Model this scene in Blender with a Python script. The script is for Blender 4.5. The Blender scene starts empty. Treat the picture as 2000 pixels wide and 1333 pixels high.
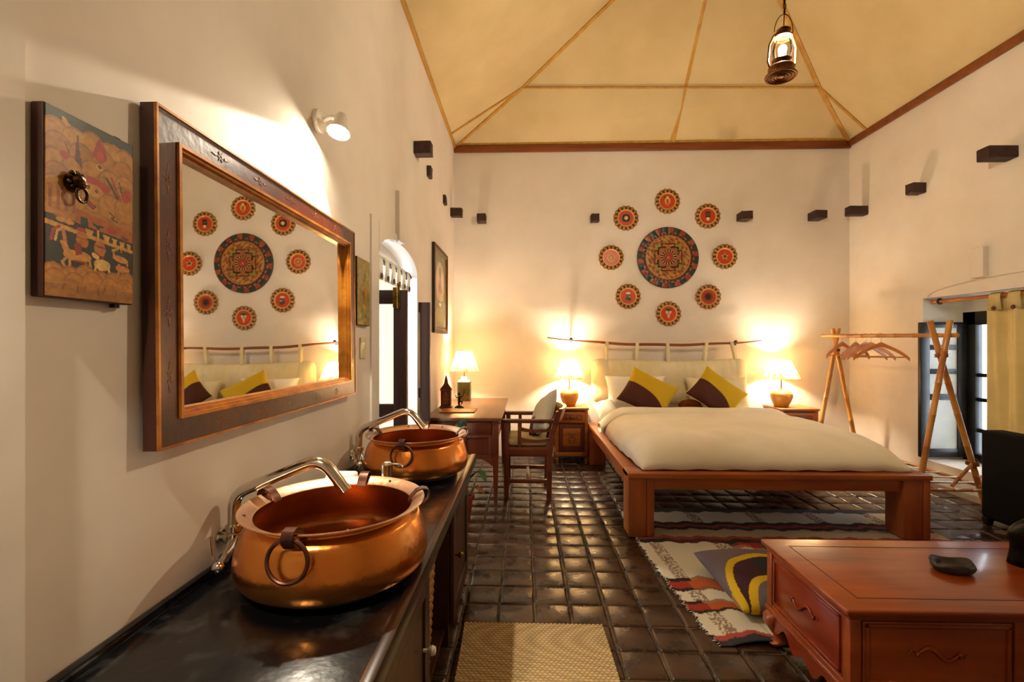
import bpy, bmesh, math, random
import numpy as np
from mathutils import Vector, Matrix
PI = math.pi
random.seed(7)
S = bpy.context.scene
COL = S.collection

# ------------------------------------------------------------------ camera
cam_d = bpy.data.cameras.new('camera')
cam_d.sensor_width = 36.0
cam_d.lens = 36.0 * 915.0 / 2000.0
cam_d.shift_y = 6.5 / 2000.0
cam_d.clip_start = 0.02
cam = bpy.data.objects.new('camera', cam_d)
COL.objects.link(cam)
cam.location = (0, 0, 1.4)
cam.rotation_euler = (PI / 2, 0, math.atan(26 / 915.0))
S.camera = cam

# ------------------------------------------------------------------ world (daylight outside the two windows)
W = bpy.data.worlds.new('daylight'); S.world = W; W.use_nodes = True
bgn = W.node_tree.nodes['Background']
bgn.inputs[0].default_value = (0.82, 0.91, 1.0, 1)
bgn.inputs[1].default_value = 2.8

# ------------------------------------------------------------------ view
S.view_settings.view_transform = 'Standard'
S.view_settings.look = 'None'
S.view_settings.gamma = 1.0
S.view_settings.use_curve_mapping = False
S.view_settings.exposure = 2.05

# lamp strengths in watts
P_LAMP, P_LANTERN, P_SPOT = 36.0, 56.0, 24.0
WARM = (1.0, 0.80, 0.57)

# ------------------------------------------------------------------ helpers
def lin(h):
    h = h.lstrip('#'); o = []
    for i in (0, 2, 4):
        c = int(h[i:i + 2], 16) / 255.0
        o.append(c / 12.92 if c <= 0.04045 else ((c + 0.055) / 1.055) ** 2.4)
    return tuple(o)

def tag(o, label=None, cat=None, group=None, kind=None):
    if label: o['label'] = label
    if cat: o['category'] = cat
    if group: o['group'] = group
    if kind: o['kind'] = kind
    return o

def thing(name, label, cat, loc=(0, 0, 0), rz=0.0, group=None):
    o = bpy.data.objects.new(name, None); COL.objects.link(o)
    o.location = loc; o.rotation_euler = (0, 0, rz); o.empty_display_size = 0.1
    return tag(o, label, cat, group)

def copy_tree(o, parent=None):
    c = o.copy(); COL.objects.link(c); c.parent = parent
    for ch in list(o.children): copy_tree(ch, c)
    return c

def mesh_obj(name, me, mat, parent=None):
    o = bpy.data.objects.new(name, me); COL.objects.link(o)
    if mat: me.materials.append(mat)
    if parent: o.parent = parent
    return o

class MB:
    """collects shapes in one bmesh, builds ONE mesh object"""
    def __init__(s): s.bm = bmesh.new()
    def _xf(s, vs, M):
        if M is not None: bmesh.ops.transform(s.bm, matrix=M, verts=vs)
    def box(s, x0, x1, y0, y1, z0, z1, bev=0.0, seg=2, M=None):
        r = bmesh.ops.create_cube(s.bm, size=1.0); vs = r['verts']
        for v in vs:
            v.co = Vector(((x0 + x1) / 2 + v.co.x * (x1 - x0), (y0 + y1) / 2 + v.co.y * (y1 - y0), (z0 + z1) / 2 + v.co.z * (z1 - z0)))
        if bev > 0:
            es = list({e for v in vs for e in v.link_edges})
            rr = bmesh.ops.bevel(s.bm, geom=es, offset=bev, segments=seg, affect='EDGES', profile=0.5)
            vs = list({v for f in rr['faces'] for v in f.verts} | {v for v in vs if v.is_valid})
        s._xf(vs, M); return s
    def frust(s, a, b, z0, z1, M=None):
        """a,b = (x0,x1,y0,y1) rectangles at z0 and z1"""
        vs = [s.bm.verts.new((x, y, z)) for (q, z) in ((a, z0), (b, z1)) for x, y in ((q[0], q[2]), (q[1], q[2]), (q[1], q[3]), (q[0], q[3]))]
        F = s.bm.faces.new
        F(vs[3::-1]); F(vs[4:])
        for i in range(4):
            j = (i + 1) % 4; F((vs[i], vs[j], vs[4 + j], vs[4 + i]))
        s._xf(vs, M); return s
    def tube(s, pts, r, n=10, caps=True, closed=False, M=None):
        pts = [Vector(p) for p in pts]; m = len(pts)
        rs = r if isinstance(r, (list, tuple)) else [r] * m
        rings = []; up = None
        for i, p in enumerate(pts):
            if closed: t = pts[(i + 1) % m] - pts[i - 1]
            else: t = pts[min(i + 1, m - 1)] - pts[max(i - 1, 0)]
            t.normalize()
            if up is None:
                up = Vector((0, 0, 1)) if abs(t.z) < 0.9 else Vector((1, 0, 0))
            a = (up - t * up.dot(t))
            if a.length < 1e-5: a = t.orthogonal()
            a.normalize(); b = t.cross(a); up = a
            rings.append([s.bm.verts.new(p + (a * math.cos(2 * PI * k / n) + b * math.sin(2 * PI * k / n)) * rs[i]) for k in range(n)])
        for i in range(m if closed else m - 1):
            A, B = rings[i], rings[(i + 1) % m]
            for k in range(n):
                k2 = (k + 1) % n; s.bm.faces.new((A[k], A[k2], B[k2], B[k]))
        if caps and not closed:
            s.bm.faces.new(rings[0][::-1]); s.bm.faces.new(rings[-1])
        s._xf([v for g in rings for v in g], M); return s
    def lathe(s, prof, n=32, M=None, close=False):
        """prof = [(r,z)...] round the z axis"""
        rings = []
        for r, z in prof:
            if r < 1e-6: rings.append([s.bm.verts.new((0, 0, z))])
            else: rings.append([s.bm.verts.new((r * math.cos(2 * PI * k / n), r * math.sin(2 * PI * k / n), z)) for k in range(n)])
        for A, B in zip(rings, rings[1:]):
            for k in range(n):
                k2 = (k + 1) % n
                q = [A[k % len(A)], A[k2 % len(A)], B[k2 % len(B)], B[k % len(B)]]
                q = list(dict.fromkeys(q))
                if len(q) > 2:
                    try: s.bm.faces.new(q)
                    except ValueError: pass
        s._xf([v for g in rings for v in g], M); return s
    def prism(s, poly, a0, a1, axis='z', M=None):
        """poly in the two other axes, extruded from a0 to a1 along axis"""
        def mk(p, a):
            return {'z': (p[0], p[1], a), 'y': (p[0], a, p[1]), 'x': (a, p[0], p[1])}[axis]
        A = [s.bm.verts.new(mk(p, a0)) for p in poly]; B = [s.bm.verts.new(mk(p, a1)) for p in poly]
        n = len(poly)
        s.bm.faces.new(A); s.bm.faces.new(B[::-1])
        for i in range(n):
            j = (i + 1) % n; s.bm.faces.new((A[i], B[i], B[j], A[j]))
        s._xf(A + B, M); return s
    def sphere(s, c, r, u=14, v=9, sc=(1, 1, 1), M=None):
        q = bmesh.ops.create_uvsphere(s.bm, u_segments=u, v_segments=v, radius=r)['verts']
        for w in q: w.co = Vector((c[0] + w.co.x * sc[0], c[1] + w.co.y * sc[1], c[2] + w.co.z * sc[2]))
        s._xf(q, M); return s
    def quad(s, *ps):
        s.bm.faces.new([s.bm.verts.new(p) for p in ps]); return s
    def mesh(s, name, ang=35):
        bmesh.ops.recalc_face_normals(s.bm, faces=s.bm.faces[:])
        me = bpy.data.meshes.new(name); s.bm.to_mesh(me); s.bm.free()
        if ang:
            me.polygons.foreach_set('use_smooth', [True] * len(me.polygons))
            me.set_sharp_from_angle(angle=math.radians(ang))
        return me
    def build(s, name, mat, parent=None, ang=35):
        return mesh_obj(name, s.mesh(name, ang), mat, parent)

def grid_mesh(name, nu, nv, fpos, fcol=None, mat=None, parent=None, thick=0.0, ang=60, off=-1.0):
    """(nu+1)x(nv+1) grid; fpos(a,b)->xyz ; fcol(a,b)->linear rgb painted on the vertices"""
    vs = []; cs = []
    for j in range(nv + 1):
        for i in range(nu + 1):
            a, b = i / nu, j / nv
            vs.append(fpos(a, b))
            if fcol: cs.extend((*fcol(a, b), 1.0))
    fs = [(j * (nu + 1) + i, j * (nu + 1) + i + 1, (j + 1) * (nu + 1) + i + 1, (j + 1) * (nu + 1) + i) for j in range(nv) for i in range(nu)]
    me = bpy.data.meshes.new(name); me.from_pydata(vs, [], fs)
    if fcol:
        at = me.color_attributes.new('Col', 'FLOAT_COLOR', 'POINT'); at.data.foreach_set('color', cs)
    me.polygons.foreach_set('use_smooth', [True] * len(me.polygons))
    o = mesh_obj(name, me, mat, parent)
    if thick:
        md = o.modifiers.new('thickness', 'SOLIDIFY'); md.thickness = thick; md.offset = off
    return o

def polar_mesh(name, nr, nt, r0, r1, fz, fcol, mat, parent, frim=None, base=0.0):
    """disc/ring in local xz plane facing -y; fz(r,t) relief height, fcol(x,z) colour"""
    vs = []; cs = []; fs = []
    rows = nr + 2
    for j in range(rows):
        for k in range(nt):
            t = 2 * PI * k / nt
            jj = min(j, nr)
            R1 = r1 * (frim(t) if frim else 1.0)
            r = r0 + (R1 - r0) * jj / nr
            x, z = r * math.cos(t), r * math.sin(t)
            vs.append((x, -(fz(r, t) if j <= nr else base), z)); cs.extend((*fcol(x, z), 1.0))
    for j in range(rows - 1):
        for k in range(nt):
            k2 = (k + 1) % nt; fs.append((j * nt + k, j * nt + k2, (j + 1) * nt + k2, (j + 1) * nt + k))
    if r0 < 1e-4:
        pass
    me = bpy.data.meshes.new(name); me.from_pydata(vs, [], fs)
    at = me.color_attributes.new('Col', 'FLOAT_COLOR', 'POINT'); at.data.foreach_set('color', cs)
    me.polygons.foreach_set('use_smooth', [True] * len(me.polygons)); me.set_sharp_from_angle(angle=math.radians(50))
    return mesh_obj(name, me, mat, parent)

# ------------------------------------------------------------------ materials
def new_mat(name):
    m = bpy.data.materials.new(name); m.use_nodes = True
    nt = m.node_tree; b = nt.nodes['Principled BSDF']
    return m, nt, b

def nd(nt, t, **kw):
    n = nt.nodes.new(t)
    for k, v in kw.items():
        if k in n.inputs: n.inputs[k].default_value = v
        else: setattr(n, k, v)
    return n

def coords(nt, scale=(1, 1, 1), kind='Object'):
    tc = nd(nt, 'ShaderNodeTexCoord'); mp = nd(nt, 'ShaderNodeMapping')
    mp.inputs['Scale'].default_value = scale
    nt.links.new(tc.outputs[kind], mp.inputs[0]); return mp.outputs[0]

def mat(name, c, rough=0.5, metal=0.0, c2=None, nscale=6.0, stretch=(1, 1, 1), bump=0.0, bscale=None, spec=0.5, coat=0.0, trans=0.0, detail=4.0, contrast=(0.35, 0.65)):
    """procedural: two colours mixed by (stretched) noise, noise bump"""
    m, nt, b = new_mat(name)
    c = lin(c) if isinstance(c, str) else c
    b.inputs['Roughness'].default_value = rough; b.inputs['Metallic'].default_value = metal
    b.inputs['Specular IOR Level'].default_value = spec; b.inputs['Coat Weight'].default_value = coat
    b.inputs['Coat Roughness'].default_value = 0.12
    b.inputs['Transmission Weight'].default_value = trans
    b.inputs['Base Color'].default_value = (*c, 1)
    if c2 is not None:
        c2 = lin(c2) if isinstance(c2, str) else c2
        v = coords(nt, stretch); n = nd(nt, 'ShaderNodeTexNoise', Scale=nscale, Detail=detail, Roughness=0.6)
        nt.links.new(v, n.inputs['Vector'])
        r = nd(nt, 'ShaderNodeValToRGB'); r.color_ramp.elements[0].position = contrast[0]; r.color_ramp.elements[1].position = contrast[1]
        r.color_ramp.elements[0].color = (*c, 1); r.color_ramp.elements[1].color = (*c2, 1)
        nt.links.new(n.outputs['Fac'], r.inputs[0]); nt.links.new(r.outputs[0], b.inputs['Base Color'])
    if bump:
        v = coords(nt, stretch); n = nd(nt, 'ShaderNodeTexNoise', Scale=bscale or nscale, Detail=3.0)
        nt.links.new(v, n.inputs['Vector'])
        bp = nd(nt, 'ShaderNodeBump', Strength=bump, Distance=0.01)
        nt.links.new(n.outputs['Fac'], bp.inputs['Height']); nt.links.new(bp.outputs[0], b.inputs['Normal'])
    return m

def paint_mat(name, rough=0.5, bump=0.0, bscale=200.0, coat=0.0, sheen=0.0):
    """colour painted on the vertices by the script"""
    m, nt, b = new_mat(name)
    a = nd(nt, 'ShaderNodeAttribute', attribute_name='Col')
    nt.links.new(a.outputs['Color'], b.inputs['Base Color'])
    b.inputs['Roughness'].default_value = rough; b.inputs['Coat Weight'].default_value = coat
    b.inputs['Sheen Weight'].default_value = sheen
    if bump:
        v = coords(nt); n = nd(nt, 'ShaderNodeTexNoise', Scale=bscale, Detail=2.0); nt.links.new(v, n.inputs['Vector'])
        bp = nd(nt, 'ShaderNodeBump', Strength=bump, Distance=0.004)
        nt.links.new(n.outputs['Fac'], bp.inputs['Height']); nt.links.new(bp.outputs[0], b.inputs['Normal'])
    return m

def fabric(name, c, c2=None, trans=0.0, bscale=350.0, rough=0.9):
    m = mat(name, c, rough, c2=c2, nscale=3.0, bump=0.25, bscale=bscale, spec=0.2)
    if trans:
        nt = m.node_tree; b = nt.nodes['Principled BSDF']; out = nt.nodes['Material Output']
        t = nd(nt, 'ShaderNodeBsdfTranslucent'); t.inputs[0].default_value = (*(lin(c) if isinstance(c, str) else c), 1)
        mx = nd(nt, 'ShaderNodeMixShader'); mx.inputs[0].default_value = trans
        nt.links.new(b.outputs[0], mx.inputs[1]); nt.links.new(t.outputs[0], mx.inputs[2]); nt.links.new(mx.outputs[0], out.inputs[0])
    return m

def emit(name, c, s):
    m, nt, b = new_mat(name)
    b.inputs['Emission Color'].default_value = (*c, 1); b.inputs['Emission Strength'].default_value = s
    b.inputs['Base Color'].default_value = (*c, 1)
    return m

def wood(name, c, c2, rough=0.45, axis='x', sc=14.0, bump=0.12, coat=0.0):
    st = {'x': (0.12, 1, 1), 'y': (1, 0.12, 1), 'z': (1, 1, 0.12)}[axis]
    return mat(name, c, rough, c2=c2, nscale=sc, stretch=st, bump=bump, bscale=sc * 2.5, coat=coat, detail=6.0, contrast=(0.3, 0.7))

M = {}
M['plaster'] = mat('white_plaster', '#e3dad0', 0.75, c2='#d9cfc3', nscale=1.6, bump=0.25, bscale=5.0, spec=0.25)
M['cloth_ceiling'] = mat('ceiling_cloth', '#d2bd92', 0.9, c2='#c6b083', nscale=1.2, bump=0.15, bscale=3.0, spec=0.1)
M['batten'] = wood('pale_batten', '#c99a3f', '#a87524', 0.5, 'y')
M['cornice'] = wood('brown_cornice', '#8a4a1c', '#6b3312', 0.45, 'x')
M['stub'] = wood('dark_beam_end', '#2a1712', '#43261c', 0.7, 'y', 20, 0.3)
M['grout'] = mat('floor_grout', '#3a2a1a', 0.8, c2='#6b5433', nscale=9.0, bump=0.4, bscale=60)
M['counter'] = mat('black_counter', '#08080a', 0.2, c2='#34322f', nscale=9.0, bump=0.10, bscale=22, contrast=(0.52, 0.8))
M['cabinet'] = wood('dark_cabinet_wood', '#2a1509', '#4a2610', 0.4, 'z')
M['black_iron'] = mat('black_metal', '#0a0a0a', 0.45, 0.3)
M['chrome'] = mat('chrome', '#d8d4ce', 0.1, 1.0)
M['brass'] = mat('aged_brass', '#8a6a2e', 0.35, 1.0, c2='#5b431c', nscale=30)
M['dark_brass'] = mat('dark_bronze', '#2b1d10', 0.3, 1.0, c2='#5a3f20', nscale=60, bump=0.5, bscale=120)
M['iron_ring'] = mat('browned_iron', '#7a5142', 0.35, 0.9, c2='#5a3a30', nscale=25)
M['white_ceramic'] = mat('white_ceramic', '#efe9de', 0.25)
M['white_towel'] = fabric('white_towelling', '#f2eee6', bscale=250)
M['frame_red'] = mat('painted_frame', '#5a1e0b', 0.35, c2='#3a1408', nscale=9, bump=0.1, bscale=40, coat=0.3)
M['frame_gold'] = mat('gilt_wood', '#bd7a26', 0.3, 0.4, c2='#8f5016', nscale=14, coat=0.3)
M['frame_side'] = wood('dark_frame_side', '#2c120a', '#451d10', 0.5, 'z')
M['mirror'] = mat('mirror_glass', '#f2f2f0', 0.015, 1.0)
M['paint'] = paint_mat('painted_colours', 0.45, coat=0.15)
M['paint_gloss'] = paint_mat('lacquered_colours', 0.35, coat=0.3)
M['paint_cloth'] = paint_mat('woven_colours', 0.95, bump=0.5, bscale=260)
M['door_wood'] = wood('dark_door_wood', '#2b1210', '#3d1c17', 0.45, 'z')
M['shutter'] = mat('black_shutter_paint', '#0f0d0c', 0.4, c2='#1c1816', nscale=12)
M['shutter_panel'] = mat('white_panel_paint', '#c9c9c4', 0.5, c2='#b4b4ae', nscale=3)
M['curtain_l'] = fabric('thin_white_curtain', '#efe8da', trans=0.4)
M['curtain_r'] = fabric('cream_curtain', '#e6d39c', c2='#d9c286', trans=0.12)
M['button'] = wood('dark_button', '#3a1a0c', '#5a2a12', 0.4, 'x')
M['bamboo'] = mat('bamboo', '#c98d3c', 0.4, c2='#a8622a', nscale=5, stretch=(1, 1, 0.6), bump=0.05, coat=0.2)
M['bamboo_rod'] = mat('orange_bamboo', '#c5702a', 0.4, c2='#a9561c', nscale=5, coat=0.2)
M['bed_wood'] = wood('bed_pine', '#b4601f', '#8c4212', 0.4, 'x', 10, coat=0.15)
M['bed_wood_z'] = wood('bed_pine_upright', '#a8551c', '#7c3a10', 0.42, 'z', 10, coat=0.1)
M['bed_wood_y'] = wood('bed_pine_side', '#b4601f', '#8c4212', 0.4, 'y', 10, coat=0.15)
M['duvet'] = fabric('cream_duvet', '#f0e8d6', c2='#e9dfc8')
M['sheet'] = fabric('white_sheet', '#f3eee2')
M['headcloth'] = fabric('cream_headboard_cloth', '#e6dab6', c2='#dccda2')
M['brownpillow'] = fabric('rust_brown_cloth', '#7a3a14', c2='#5a260c')
M['walnut'] = wood('reddish_walnut', '#6e2f14', '#4c1d0c', 0.35, 'z', 12, coat=0.25)
M['walnut_x'] = wood('reddish_walnut_top', '#8a5630', '#6c3c1c', 0.28, 'y', 9, coat=0.4)
M['chairwood'] = wood('chair_wood', '#74341a', '#4e1f0e', 0.33, 'x', 12, coat=0.25)
M['honey'] = wood('honey_wood', '#b06c22', '#8a4c14', 0.4, 'x', 12)
M['carved'] = wood('carved_wood', '#8c4c1a', '#5f2c0e', 0.45, 'x', 30, 0.6)
M['rosewood'] = wood('rosewood', '#ac5220', '#7c2e0c', 0.28, 'x', 9, coat=0.35)
M['rosewood_y'] = wood('rosewood_side', '#a03a12', '#762408', 0.28, 'y', 9, coat=0.35)
M['groove'] = mat('dark_groove', '#1e0a05', 0.6)
M['seatcloth'] = fabric('olive_cream_cloth', '#d0c08c', c2='#bfae78')
M['shade'] = None
M['lampbase'] = mat('ochre_ceramic', '#b8863a', 0.3, c2='#a06c28', nscale=4, coat=0.3)
M['greenbase'] = mat('green_gold_ceramic', '#3e4012', 0.35, c2='#5e5420', nscale=22, coat=0.3)
M['wire'] = mat('thin_metal', '#b8b0a0', 0.3, 0.9)
M['bulb'] = emit('lit_bulb', (1.0, 0.82, 0.55), 40.0)
M['terracotta'] = mat('terracotta', '#8c3416', 0.7, c2='#6e2810', nscale=10)
M['soil'] = mat('soil', '#20140c', 0.95)
M['leaf'] = mat('green_leaf', '#1e4a20', 0.4, c2='#2f6a34', nscale=20)
M['leaf_pale'] = mat('pale_veined_leaf', '#2f7a5c', 0.4, c2='#8fd0bc', nscale=45, contrast=(0.48, 0.56))
M['leaf_red'] = mat('brown_red_leaf', '#7a3a20', 0.5, c2='#94502c', nscale=18)
M['black_fabric'] = fabric('black_upholstery', '#080707')
M['black_leather'] = mat('black_leather', '#0a0908', 0.5, bump=0.4, bscale=60, spec=0.08)
M['tan_leather'] = mat('tan_leather', '#9a5a26', 0.5)
M['stone'] = mat('grey_stone', '#35312c', 0.5, c2='#211e1b', nscale=14, bump=0.4, bscale=40)
M['wicker'] = mat('wicker', '#b0823a', 0.6, c2='#7e5620', nscale=60, stretch=(1, 1, 3), bump=0.6, bscale=90)
M['redwood'] = wood('red_carved_wood', '#6a2210', '#3e1208', 0.45, 'z', 24, 0.4)
M['figurine'] = mat('dark_bronze_figure', '#1c1610', 0.35, 0.9)
M['switch'] = mat('ivory_plastic', '#cfc29a', 0.4)
M['fixture'] = mat('white_fixture', '#e8e4da', 0.35)
M['hanger'] = wood('hanger_wood', '#c67c3a', '#a85f26', 0.4, 'x', 16)
def thin_glass(name, tint):
    m, nt, b = new_mat(name); out = nt.nodes['Material Output']
    t = nd(nt, 'ShaderNodeBsdfTransparent'); t.inputs[0].default_value = (*tint, 1)
    g = nd(nt, 'ShaderNodeBsdfGlossy'); g.inputs['Roughness'].default_value = 0.03
    fr = nd(nt, 'ShaderNodeFresnel', IOR=1.3); mx = nd(nt, 'ShaderNodeMixShader')
    nt.links.new(fr.outputs[0], mx.inputs[0]); nt.links.new(t.outputs[0], mx.inputs[1]); nt.links.new(g.outputs[0], mx.inputs[2]); nt.links.new(mx.outputs[0], out.inputs[0])
    return m
M['glass'] = thin_glass('clear_glass', (0.95, 0.97, 0.98))
M['lampglass'] = None
M['lantern_metal'] = mat('lantern_metal', '#7c5230', 0.35, 0.9, c2='#5a361c', nscale=20)
M['slipper'] = mat('white_cloth_slipper', '#d8d8dc', 0.8)
M['outside_wall'] = mat('pale_outside_wall', '#d8dde0', 0.9, c2='#c4ccd2', nscale=2)
M['outside_ground'] = mat('pale_ground', '#b9b6ad', 0.95, c2='#a5a297', nscale=3)

# hammered copper
def copper_mat(name, c, c2, rough):
    m, nt, b = new_mat(name)
    b.inputs['Metallic'].default_value = 1.0; b.inputs['Roughness'].default_value = rough
    v = coords(nt); n = nd(nt, 'ShaderNodeTexNoise', Scale=5.0, Detail=4.0); nt.links.new(v, n.inputs['Vector'])
    r = nd(nt, 'ShaderNodeValToRGB'); r.color_ramp.elements[0].color = (*lin(c), 1); r.color_ramp.elements[1].color = (*lin(c2), 1)
    r.color_ramp.elements[0].position = 0.35; r.color_ramp.elements[1].position = 0.7
    nt.links.new(n.outputs['Fac'], r.inputs[0]); nt.links.new(r.outputs[0], b.inputs['Base Color'])
    vo = nd(nt, 'ShaderNodeTexVoronoi', Scale=55.0); nt.links.new(v, vo.inputs['Vector'])
    bp = nd(nt, 'ShaderNodeBump', Strength=0.05, Distance=0.01); nt.links.new(vo.outputs['Distance'], bp.inputs['Height'])
    nt.links.new(bp.outputs[0], b.inputs['Normal'])
    return m
M['copper'] = copper_mat('hammered_copper', '#eda252', '#dc8236', 0.26)
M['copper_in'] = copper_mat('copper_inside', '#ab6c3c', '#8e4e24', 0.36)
M['copper_lip'] = copper_mat('worn_copper_lip', '#ecc4a2', '#dca57c', 0.3)

# lamp shade: translucent pleated paper with a flecked lower band
def shade_mat():
    m, nt, b = new_mat('floral_paper_shade'); out = nt.nodes['Material Output']
    v = coords(nt, kind='Generated'); sx = nd(nt, 'ShaderNodeSeparateXYZ'); nt.links.new(v, sx.inputs[0])
    v2 = coords(nt); n = nd(nt, 'ShaderNodeTexNoise', Scale=55.0, Detail=3.0); nt.links.new(v2, n.inputs['Vector'])
    ad = nd(nt, 'ShaderNodeMath', operation='SUBTRACT'); nt.links.new(n.outputs['Fac'], ad.inputs[0])
    ml = nd(nt, 'ShaderNodeMath', operation='MULTIPLY'); ml.inputs[1].default_value = 0.28; nt.links.new(sx.outputs['Z'], ml.inputs[0]); nt.links.new(ml.outputs[0], ad.inputs[1])
    r = nd(nt, 'ShaderNodeValToRGB'); r.color_ramp.elements[0].position = 0.44; r.color_ramp.elements[1].position = 0.52
    r.color_ramp.elements[0].color = (*lin('#f3dfae'), 1); r.color_ramp.elements[1].color = (*lin('#b07f2c'), 1)
    nt.links.new(ad.outputs[0], r.inputs[0]); nt.links.new(r.outputs[0], b.inputs['Base Color'])
    b.inputs['Roughness'].default_value = 0.9
    t = nd(nt, 'ShaderNodeBsdfTranslucent'); nt.links.new(r.outputs[0], t.inputs[0])
    mx = nd(nt, 'ShaderNodeMixShader'); mx.inputs[0].default_value = 0.30
    nt.links.new(b.outputs[0], mx.inputs[1]); nt.links.new(t.outputs[0], mx.inputs[2]); nt.links.new(mx.outputs[0], out.inputs[0])
    return m
M['shade'] = shade_mat()

# floor tile: dark polished terracotta with worn lighter patches
def tile_mat():
    m, nt, b = new_mat('polished_dark_tile')
    v = coords(nt, kind='Object'); oi = nd(nt, 'ShaderNodeObjectInfo')
    geo = nd(nt, 'ShaderNodeNewGeometry')
    n = nd(nt, 'ShaderNodeTexNoise', Scale=9.0, Detail=6.0, Roughness=0.65); nt.links.new(geo.outputs['Position'], n.inputs['Vector'])
    r = nd(nt, 'ShaderNodeValToRGB'); e = r.color_ramp.elements
    e[0].position = 0.3; e[0].color = (*lin('#1c100a'), 1); e[1].position = 0.72; e[1].color = (*lin('#4a2f1c'), 1)
    nt.links.new(n.outputs['Fac'], r.inputs[0])
    n2 = nd(nt, 'ShaderNodeTexNoise', Scale=38.0, Detail=4.0); nt.links.new(geo.outputs['Position'], n2.inputs['Vector'])
    r2 = nd(nt, 'ShaderNodeValToRGB'); r2.color_ramp.elements[0].position = 0.66; r2.color_ramp.elements[1].position = 0.76
    nt.links.new(n2.outputs['Fac'], r2.inputs[0])
    mx = nd(nt, 'ShaderNodeMix', data_type='RGBA'); nt.links.new(r2.outputs[0], mx.inputs[0])
    nt.links.new(r.outputs[0], mx.inputs[6]); mx.inputs[7].default_value = (*lin('#6b5136'), 1)
    nt.links.new(mx.outputs[2], b.inputs['Base Color'])
    rr = nd(nt, 'ShaderNodeMapRange'); rr.inputs[3].default_value = 0.16; rr.inputs[4].default_value = 0.42
    nt.links.new(n.outputs['Fac'], rr.inputs[0]); nt.links.new(rr.outputs[0], b.inputs['Roughness'])
    b.inputs['Specular IOR Level'].default_value = 0.65
    n3 = nd(nt, 'ShaderNodeTexNoise', Scale=26.0, Detail=4.0); nt.links.new(geo.outputs['Position'], n3.inputs['Vector'])
    bp = nd(nt, 'ShaderNodeBump', Strength=0.35, Distance=0.006); nt.links.new(n3.outputs['Fac'], bp.inputs['Height'])
    nt.links.new(bp.outputs[0], b.inputs['Normal'])
    return m
M['tile'] = tile_mat()

# ================================================================== SETTING
XL, XR, YB, YF, ZT = -0.9, 4.0, 5.9, -2.6, 3.89

def struct(o): o['kind'] = 'structure'; return o

# ---- floor with real tiles
fl = struct(MB().box(XL - 0.4, XR + 0.5, YF, YB, -0.12, -0.007).build('floor', M['grout'], ang=0))
def tile_mesh(k, s=0.1765):
    rnd = random.Random(100 + k); n = 4; h = s / 2
    vs = []; fs = []
    cr = [rnd.uniform(-0.0018, 0.0012) for _ in range(4)]
    for j in range(n + 1):
        for i in range(n + 1):
            a, b = i / n, j / n
            edge = min(a, 1 - a, b, 1 - b)
            z = (cr[0] * (1 - a) * (1 - b) + cr[1] * a * (1 - b) + cr[2] * a * b + cr[3] * (1 - a) * b) - (0.0035 if edge == 0 else 0.0) + rnd.uniform(-0.0006, 0.0006)
            px = (a - 0.5) * s; py = (b - 0.5) * s
            if i in (1, n - 1): px = (-1 if i == 1 else 1) * (h - 0.012)
            if j in (1, n - 1): py = (-1 if j == 1 else 1) * (h - 0.012)
            if edge == 0: px += rnd.uniform(-0.0025, 0.0025); py += rnd.uniform(-0.0025, 0.0025)
            vs.append((px, py, z))
    idx = lambda i, j: j * (n + 1) + i
    for j in range(n):
        for i in range(n): fs.append((idx(i, j), idx(i + 1, j), idx(i + 1, j + 1), idx(i, j + 1)))
    ring = [idx(i, 0) for i in range(n)] + [idx(n, j) for j in range(n)] + [idx(n - i, n) for i in range(n)] + [idx(0, n - j) for j in range(n)]
    b0 = len(vs)
    for q in ring: vs.append((vs[q][0], vs[q][1], -0.012))
    for q in range(len(ring)):
        q2 = (q + 1) % len(ring); fs.append((ring[q], b0 + q, b0 + q2, ring[q2]))
    return vs, fs
TV = [tile_mesh(k) for k in range(8)]
TM = []
for vs, fs in TV:
    me = bpy.data.meshes.new('tile'); me.from_pydata(vs, [], fs)
    me.polygons.foreach_set('use_smooth', [True] * len(me.polygons)); me.materials.append(M['tile']); TM.append(me)
PX, PY = 0.1868, 0.1862
cells = []
for i in range(-7, 22):
    for j in range(-30, 17):
        x = 0.236 + (i + 0.5) * PX; y = 2.9 + (j + 0.5) * PY
        if not (XL + 0.02 < x < XR - 0.02 and YF < y < YB - 0.03): continue
        hid = (x < -0.36 and y < 2.72) or (0.85 < x < 2.95 and 2.3 < y < 3.95) or (1.2 < x < 2.2 and 1.7 < y < 2.2) \
            or (-0.25 < x < 0.33 and 1.4 < y < 2.25) or (x > 3.55 and 2.9 < y < 3.8) or (0.8 < x < 2.8 and y > 4.3) or (x < -0.25 and y > 4.6)
        u = x / max(y, 0.05)
        vis = y > 1.85 and -1.1 < u < 1.08 and not hid
        cells.append((1.0 / y ** 3 if vis else -1.0, x, y))
cells.sort(key=lambda c: -c[0])
rest_v, rest_f = [], []
for q, (w, x, y) in enumerate(cells):
    k = random.randrange(8); rz = random.choice((0, 1, 2, 3)) * PI / 2 + random.uniform(-0.012, 0.012); dz = random.uniform(-0.001, 0.001)
    if q < 300 and w > 0:
        o = bpy.data.objects.new('tile', TM[k]); COL.objects.link(o); o.parent = fl
        o.location = (x + random.uniform(-.002, .002), y + random.uniform(-.002, .002), dz); o.rotation_euler = (random.uniform(-.008, .008), random.uniform(-.008, .008), rz)
    else:
        b0 = len(rest_v); c_, s_ = math.cos(rz), math.sin(rz)
        rest_v += [(x + p[0] * c_ - p[1] * s_, y + p[0] * s_ + p[1] * c_, p[2] + dz) for p in TV[k][0]]
        rest_f += [tuple(b0 + t for t in f) for f in TV[k][1]]
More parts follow.
